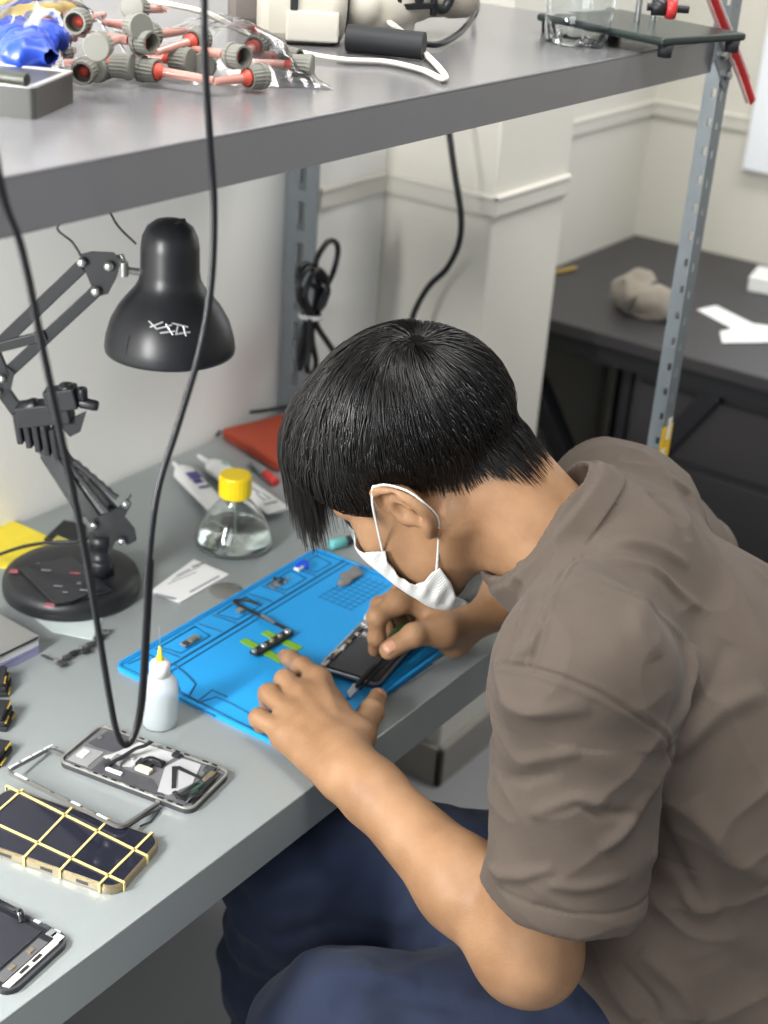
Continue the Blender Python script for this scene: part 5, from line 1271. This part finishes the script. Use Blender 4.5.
# crumpled clear bag around them: a thin puckered skin
def film_mat():
    m = bpy.data.materials.new('clear_bag_film'); m.use_nodes = True; N, L = nt(m); N.clear()
    o = N.new('ShaderNodeOutputMaterial'); mx = N.new('ShaderNodeMixShader'); tr = N.new('ShaderNodeBsdfTransparent'); gl = N.new('ShaderNodeBsdfGlossy'); fr_ = N.new('ShaderNodeFresnel'); fr_.inputs[0].default_value = 1.4
    gl.inputs['Roughness'].default_value = .2; tr.inputs[0].default_value = (.95, .95, .95, 1)
    ad = N.new('ShaderNodeMath'); ad.operation = 'MULTIPLY_ADD'; ad.inputs[1].default_value = 1.25; ad.inputs[2].default_value = .03; ad.use_clamp = True
    L.new(fr_.outputs[0], ad.inputs[0]); L.new(ad.outputs[0], mx.inputs[0]); L.new(tr.outputs[0], mx.inputs[1]); L.new(gl.outputs[0], mx.inputs[2]); L.new(mx.outputs[0], o.inputs[0]); return m
def film(name, px0, px1, nx_, ny_, hfun, seed, par=None):
    """heap-shaped film over the shelf between two rows of pixels"""
    vs = []; fs = []
    for i in range(nx_):
        for j in range(ny_):
            s_, t_ = i/(nx_-1), j/(ny_-1)
            a = onz(px0[0]+(px1[0]-px0[0])*s_, px0[1]+(px1[1]-px0[1])*s_, ZS); dirb = nrmz((FH*.9+RH*-.35)); p = a + dirb*.17*t_
            h = hfun(s_, t_); w = value_noise(p*1.0+seed, 55, seed)-.5; w2 = value_noise(p+seed, 140, seed+1)-.5
            p = p + np.array((w*.012, w2*.010, 0)); p[2] = ZS+.001+h*(1+.35*w)+abs(w2)*.006*(h > .003); vs.append(p)
    fs = [(i*ny_+j, (i+1)*ny_+j, (i+1)*ny_+j+1, i*ny_+j+1) for i in range(nx_-1) for j in range(ny_-1)]
    return vs, fs
vs, fs = film('x', (2, 80), (335, 90), 70, 34, lambda s_, t_: .062*min(1, math.sin(min(1, t_*3.2)*PI/2))*(math.sin(min(1, max(0, 1-s_)*2.2)*PI/2)**.8)*(.65+.35*math.sin(s_*9))*(1-.3*t_), 31)
q = MB(); q.add(vs, fs, 0, True); tag(q.build('plastic_bag', film_mat()), 'crumpled clear plastic bag full of grey caps on the upper shelf', 'bag')
# crumpled blue bag at the left
s_ = SDF(); r2 = np.random.default_rng(4)
for k in range(12):
    x, y = 2+r2.random()*48, 18+r2.random()*42; c_ = onz(x, y, ZS+.012+.018*r2.random()) + FH*.012; s_.add(ellip(c_, (.016+.01*r2.random(), .010+.008*r2.random(), .012), rotz(r2.random()*3)), .006)
s_.disp(lambda P: (np.abs(value_noise(P, 90, 6)-.5)-.2)*.010); s_.sub(lambda P: -(ZS+.0008-P[..., 2])*-1 if False else P[..., 2]*0+1, .001)
cb_ = onz(28, 40, ZS+.02); v, f_ = s_.mesh(cb_-.11, cb_+.11, .0022); v[:, 2] = np.maximum(v[:, 2], ZS+.0008)
tag(fast_mesh('blue_pouch', v, f_, mat('blue_plastic_film', (36, 66, 168), .35)), 'crumpled blue plastic pouch at the left of the bag of caps', 'pouch')
s2 = SDF(); cy_b = onz(28, 12, ZS+.035)
for k in range(5): s2.add(ellip(cy_b+RH*(.018*k-.036)+np.array((0, 0, .004*math.sin(k*2))), (.014, .012, .010)), .006)
v, f_ = s2.mesh(cy_b-.09, cy_b+.09, .003); tag(fast_mesh('yellow_cloth', v, f_, mat('mustard', (186, 158, 74), .7)), 'mustard-coloured cloth scrap behind the blue pouch', 'cloth')

# twin white lead
q = MB()
for o_ in (0, .0042):
    P_ = [onz(x, y, ZS+z) for x, y, z in ((120, -6, .05), (165, 4, .05), (200, 12, .045), (222, 22, .035), (245, 34, .022), (275, 46, .012), (310, 55, .005), (345, 60, .004), (385, 62, .004), (420, 70, .004), (440, 79, .004), (444, 77, .004), (436, 66, .004), (418, 48, .006), (402, 33, .012), (390, 24, .020), (380, 16, .020), (366, 8, .020))]
    q.tube(spline([p + RT*o_*.5 + FH*o_ for p in P_], 6), .0019, 8)
tag(q.build('white_lead', mat('white_cable', (226, 222, 210), .45)), 'white twin cable looping over the edge of the upper shelf', 'cable')

def shp(px, z, off=0): return onz(*px, ZS+z)+FH*off
# beige bench tool lying behind the bag: block body with a slot, dark grey round end
bt = thing('beige_blower', 'beige plastic tool body with a dark round vent on the upper shelf', 'machine', onz(290, 52, ZS))
Pf = onz(300, 50, ZS); ax = nrmz(onz(338, 52, ZS)-onz(262, 48, ZS)); Rb = frame(ax); dv = Rb[:, 1] if Rb[:, 1] @ FH > 0 else -Rb[:, 1]
q = MB(); q.box(onz(299, 46, ZS)+dv*.040+(0, 0, .048), (.078, .075, .095), Rb, bev=.010); body_b = q.build('housing', M_beige, bt)
q = MB(); q.box(onz(299, 46, ZS)+dv*.0015+(0, 0, .055)-ax*.006, (.007, .006, .045), Rb, bev=.001); q.build('slot', M_blkm, bt)
q = MB(); q.box(onz(299, 46, ZS)+dv*.002+(0, 0, .018)+ax*.012, (.05, .006, .028), Rb, bev=.002); q.build('front_panel', mat('beige_light', (206, 202, 190), .4), bt)
e_ = onz(338, 47, ZS)+dv*.038+(0, 0, .046); q = MB(); q.lathe([(0, -.012), (.044, -.012), (.046, -.006), (.046, .004), (.040, .007), (.030, .007)], e_, 36, zframe(ax)); q.build('end_ring', M_beige, bt)
q = MB(); q.lathe([(0, .003), (.031, .003), (.036, .0078), (.030, .010), (0, .008)], e_, 36, zframe(ax)); q.build('vent', M_dgrey, bt)
q = MB(); q.box(onz(252, 30, ZS)+dv*.045+(0, 0, .045)-ax*.006, (.036, .065, .088), Rb, bev=.008); q.build('rear_block', mat('taupe_plastic', (112, 104, 100), .5), bt)
# second machine: microscope head
ms = thing('microscope_head', 'beige microscope head with black bracket lying on the upper shelf', 'microscope', onz(405, 40, ZS))
mo = onz(388, 40, ZS); ax2 = nrmz(onz(520, 14, ZS)-onz(400, 20, ZS)); R2 = frame(ax2); dv2 = R2[:, 1] if R2[:, 1] @ FH > 0 else -R2[:, 1]
s_ = SDF(); P0_ = mo+dv2*.012+(0, 0, .030)
s_.add(ellip(P0_-ax2*.012, (.050, .034, .030), R2), .012); s_.add(capsule(P0_-ax2*.03+(0, 0, .004), P0_+ax2*.045+(0, 0, .006), .026, .022), .01); s_.add(ellip(P0_+ax2*.015+(0, 0, -.022), (.022, .022, .014), R2), .008); s_.add(capsule(P0_-ax2*.045+(0, 0, .01), P0_-ax2*.045+dv2*-.022+(0, 0, .004), .020, .018), .006)
v, f_ = s_.mesh(P0_-.11, P0_+.11, .0026); fast_mesh('head_body', v, f_, M_beige, ms)
q = MB(); q.lathe([(0, 0), (.0185, 0), (.0185, .050), (.0205, .052), (.0205, .074), (.0185, .077), (.014, .077), (.013, .070), (0, .070)], P0_+ax2*.040+(0, 0, .006), 32, zframe(ax2)); q.build('eyepiece', mat('eyepiece_taupe', (164, 156, 142), .4), ms)
br = P0_+ax2*.018-dv2*.030+(0, 0, .004)
q = MB(); q.box(br, (.052, .005, .006), R2, bev=.001); q.box(br+(0, 0, .022), (.052, .005, .006), R2, bev=.001); q.box(br-ax2*.024+(0, 0, .008), (.006, .005, .036), R2, bev=.001); q.box(br+ax2*.024+(0, 0, .008), (.006, .005, .036), R2, bev=.001); q.box(br+(0, 0, .034), (.060, .005, .012), R2, bev=.002); q.tube(spline([br+ax2*.026+(0, 0, -.002), br+ax2*.038+(0, 0, -.004), br+ax2*.046+(0, 0, .008), br+ax2*.046+(0, 0, .03)], 5), .005, 8); q.box(br+ax2*.004+(0, 0, .011), (.008, .004, .016), R2, mi=0); q.build('bracket', M_blk, ms)
a, b_ = onz(348, 38, ZS+.013), onz(424, 46, ZS+.013); q = MB(); q.tube([a, b_], .0125, 20); tag(q.build('black_tube', M_blkm), 'short black tube lying under the microscope head on the upper shelf', 'tube')
q = MB(); q.tube(spline([onz(424, 44, ZS+.006), onz(440, 44, ZS+.005), onz(458, 34, ZS+.006), onz(471, 20, ZS+.012), onz(477, 8, ZS+.02), onz(476, -10, ZS+.02)], 6), .0032, 8); tag(q.build('thin_black_cord', M_cable), 'black cord curving up from the end of the short black tube', 'cord')

# clear plastic water bottle
wb_ = onz(576, 44, ZS); wbt = thing('water_bottle', 'clear plastic water bottle standing on the right part of the upper shelf', 'bottle', wb_)
n_ = 60; vs = []; prof_ = [(.020, .004), (.028, .0005), (.0325, .003), (.0345, .014), (.0350, .028), (.0340, .031), (.0350, .034), (.0350, .060), (.0335, .063), (.0350, .066), (.0350, .110), (.034, .13), (.024, .160), (.013, .175), (.013, .195)]
for k_, sh_ in ((1, 0), (.955, .0005)):
    for r, z in (prof_ if k_ == 1 else prof_[::-1]):
        for j in range(n_):
            an = 2*PI*j/n_; pet = (1-.16*max(0, math.cos(an*5))**2*max(0, 1-z/.02)) if z < .02 else 1
            vs.append(wb_+np.array((r*k_*pet*math.cos(an), r*k_*pet*math.sin(an), z+sh_+.004*(1-pet)*6*(z < .02))))
m_ = len(prof_)*2; q = MB(); q.add(vs, [(i*n_+j, i*n_+(j+1) % n_, (i+1)*n_+(j+1) % n_, (i+1)*n_+j) for i in range(m_-1) for j in range(n_)] + [((m_-1)*n_+j, (m_-1)*n_+(j+1) % n_, (j+1) % n_, j) for j in range(n_)], 0, True)
q.build('bottle_body', glass_mat('clear_pet', (248, 251, 252), 1.4), wbt)
q = MB(); q.lathe([(0, .176), (.0145, .176), (.0145, .193), (0, .197)], wb_, 32); q.build('cap', M_white, wbt)

# black magnifier stand: plate on feet, rods, red and black clamp
A = onz(540, 22, ZS); 
Pq = [FH*.034+onz(x, y, ZS+.016) for x, y in ((538, 21), (668, 48), (713, 34), (604, 12))]
sd = thing('holder_stand', 'dark plate stand with rods and small clamps at the right end of the shelf', 'stand', (Pq[0]+Pq[2])/2)
su_ = nrmz(Pq[1]-Pq[0]); sw_ = nrmz(np.cross((0, 0, 1.), su_)); sw_ = sw_ if sw_ @ (Pq[3]-Pq[0]) > 0 else -sw_; sL = np.linalg.norm(Pq[1]-Pq[0]); sW = (Pq[2]-Pq[1]) @ sw_; cS = (Pq[0]+Pq[1])/2+sw_*sW/2
q = MB(); q.box(cS, (sL, sW, .008), frame(su_), bev=.003); q.build('plate', mat('plate_dark_green', (38, 48, 46), .3), sd)
for a_, b2 in ((-.46, -.40), (.46, -.40), (-.46, .40), (.46, .40)):
    q = MB(); q.lathe([(0, 0), (.007, 0), (.008, .012), (0, .012)], cS+su_*sL*a_+sw_*sW*b2-(0, 0, .0155), 14); q.build('rubber_foot', M_blkm, sd)
for x, y in ((637, 22), (653, 20)):
    p = onz(x, y, ZS+.020); q = MB(); q.tube([p, p+(0, 0, .14)], .0035, 12); q.build('rod', M_sil, sd)
p = onz(667, 8, ZS+.045); 
q = MB(); q.tube([p-RH*.020, p+RH*.022], .004, 10); q.lathe([(0, -.007), (.008, -.007), (.008, .007), (0, .007)], p-RH*.008, 14, zframe(RH)); q.build('clamp_arm', M_blk, sd)
q = MB(); q.lathe([(0, -.005), (.010, -.005), (.011, 0), (.010, .005), (0, .005)], p+RH*.004, 18, zframe(RH)); q.build('clamp_knob', mat('red_knob', (190, 52, 52), .35), sd)
# red strap with pale edges hanging over the front upright
rs2 = thing('red_strap', 'red strap with pale edges hanging over the front slotted upright', 'strap', ony(735, 50, .652))
P_ = [ony(x, y, .652) for x, y in ((706, -30), (714, -2), (724, 24), (735, 52), (745, 78), (753, 102))]
q = MB(); q.tube(spline(P_, 6), .0050, 8, flat=(FW, .3)); q.build('strap_core', mat('red_strap', (206, 44, 44), .35), rs2)
q = MB(); q.tube(spline([p+RT*-.007+FW*.001 for p in P_], 6), .0022, 6); q.tube(spline([p+RT*.006+FW*.001 for p in P_[:-1]], 6), .0014, 6); q.build('edge_film', mat('pale_edge', (226, 208, 204), .3), rs2)

# ================================================================ black desk beyond the rack
DX0, DX1, DY1, DY0 = 2.33, XC-.004, YW2-.004, -.35
M_desk = mat('black_desktop', (52, 50, 52), .45, var=.03, vscale=8); M_deskf = mat('black_frame', (28, 29, 33), .5); M_deskp = mat('black_panel', (52, 50, 52), .5)
dk = thing('black_desk', 'black desk with crossed metal legs against the right-hand wall', 'desk', (DX0, (DY0+DY1)/2, 0))
q = MB(); q.box(((DX0+DX1)/2, (DY0+DY1)/2, .7375), (DX1-DX0, DY1-DY0, .025), bev=.003); q.build('desktop', M_desk, dk)
q = MB(); q.box((DX0+.03, (DY0+DY1)/2, .705), (.03, DY1-DY0-.02, .038), bev=.002); q.build('front_rail', M_deskf, dk)
for y0_ in (DY1-.05, DY0+.05):
    q = MB(); R_ = frame((0, 1, 0))
    for (xa, za), (xb, zb) in (((DX0+.03, .70), (DX0+.03, .02)), ((DX1-.05, .70), (DX1-.05, .02)), ((DX0+.03, .02), (DX1-.05, .02))):
        a = np.array((xa, y0_, za)); b_ = np.array((xb, y0_, zb)); q.box((a+b_)/2, (np.linalg.norm(b_-a)+.03, .04, .03), frame(b_-a, (0, 1, 0)), bev=.002)
    q.build('leg_frame', M_deskf, dk)
a = np.array((DX0+.03, DY1-.08, .69)); b_ = np.array((DX0+.05, DY1-.50, .03)); q = MB(); q.box((a+b_)/2, (np.linalg.norm(b_-a), .035, .045), frame(b_-a, (1, 0, 0)), bev=.002); q.build('diagonal_brace', M_deskf, dk)
a = np.array((DX0+.04, DY1-.50, .69)); b_ = np.array((DX0+.06, DY1-.09, .03)); q = MB(); q.box((a+b_)/2, (np.linalg.norm(b_-a), .035, .045), frame(b_-a, (1, 0, 0)), bev=.002); q.build('diagonal_brace', M_deskf, dk)
q = MB(); q.box((DX0+.20, .43, .40), (.30, 1.24, .58), bev=.004); cabn = q.build('drawer_cabinet', M_deskp, dk)
for zc, zh in ((.60, .13), (.35, .34)):
    q = MB(); q.box((DX0+.046, .43, zc), (.010, 1.21, zh), bev=.002); dr_ = q.build('drawer_front', M_deskp, cabn)
q = MB(); q.box((DX0+.22, 1.065, .36), (.34, .02, .66), bev=.002); q.build('side_panel', M_deskf, dk)
# cap on the desk
c_ = onz(641, 312, .75); s_ = SDF(); Rc = rotz(.9)
s_.add(ellip(c_+(0, 0, .030), (.064, .050, .044), Rc), .02); s_.add(ellip(c_+Rc @ np.array((-.034, -.017, 0))+(0, 0, .022), (.034, .038, .028), Rc), .02); s_.disp(lambda P: (value_noise(P, 34, 3)-.5)*.03)
v, f_ = s_.mesh(c_-.16, c_+.16, .0036); v[:, 2] = np.maximum(v[:, 2], .7508)
cp = thing('cloth_cap', 'crumpled beige and grey cap on the black desk behind the upright', 'cap', c_); fast_mesh('crown', v, f_, cloth_mat('beige_cloth', (112, 104, 96), (150, 141, 128), .9, 500, .2, 12), cp)
q = MB(); Pb = [c_+Rc @ np.array((x, y, 0))+(0, 0, z) for x, y, z in ((-.038, .052, .014), (-.034, .024, .046), (-.014, -.016, .058), (.016, -.044, .038), (.038, -.056, .010))]; Pb = [c_+(p-c_)*np.array((1.12, 1.12, 1.12)) for p in Pb]; q.tube(spline(Pb, 6), .005, 8, flat=((0, 0, 1), .6)); q.build('band', mat('dark_band', (54, 50, 50), .8), cp)
# papers and white box
for i, (px, z, lb) in enumerate([([(697, 310), (716, 306), (757, 326), (742, 334)], .7504, 'narrow white paper slip on the black desk, left one of the pair'), ([(720, 332), (752, 324), (800, 330), (790, 342), (722, 343)], .7516, 'white paper sheet on the black desk overlapping the slip')]):
    o = quad(px, z, .0010, 'paper_sheet', M_paper); tag(o, lb, 'paper', 'white papers on the black desk')
wbx = thing('white_box', 'small white box at the right edge on the black desk', 'box', onz(775, 290, .75)); c_ = onz(778, 290, .75)
q = MB(); q.box(c_+(0, 0, .012), (.10, .11, .024), rotz(.2), bev=.003); q.build('box_body', M_white, wbx); q = MB(); q.box(c_+(0, 0, .027), (.102, .112, .006), rotz(.2), bev=.002); q.build('lid', M_white, wbx)
q = MB(); a, b_ = onz(556, 272, .754), onz(575, 268, .754); q.tube([a, b_], .0038, 6, sm=False); q.tube([b_, b_+nrmz(b_-a)*.006], [.0038, .0008], 6, mi=1, sm=False); tag(q.build('pencil', [mat('pencil_yellow', (170, 140, 60), .5), mat('pencil_wood', (200, 170, 130), .6)]), 'yellow pencil at the far left end of the black desk', 'pencil')
# stool under the person
stl = thing('stool', 'round dark stool under the seated person', 'stool', (PEL[0], PEL[1], 0))
q = MB(); q.lathe([(0, .385), (.16, .385), (.17, .392), (.17, .412), (.16, .42), (0, .42)], (PEL[0], PEL[1]-.02, 0), 40); q.build('seat', M_blkm, stl)
for k in range(4):
    an = PI/4+k*PI/2; q = MB(); q.tube([np.array((PEL[0]+.10*math.cos(an), PEL[1]-.02+.10*math.sin(an), .386)), np.array((PEL[0]+.17*math.cos(an), PEL[1]-.02+.17*math.sin(an), .0))], .011, 10); q.build('leg', M_dgrey, stl)
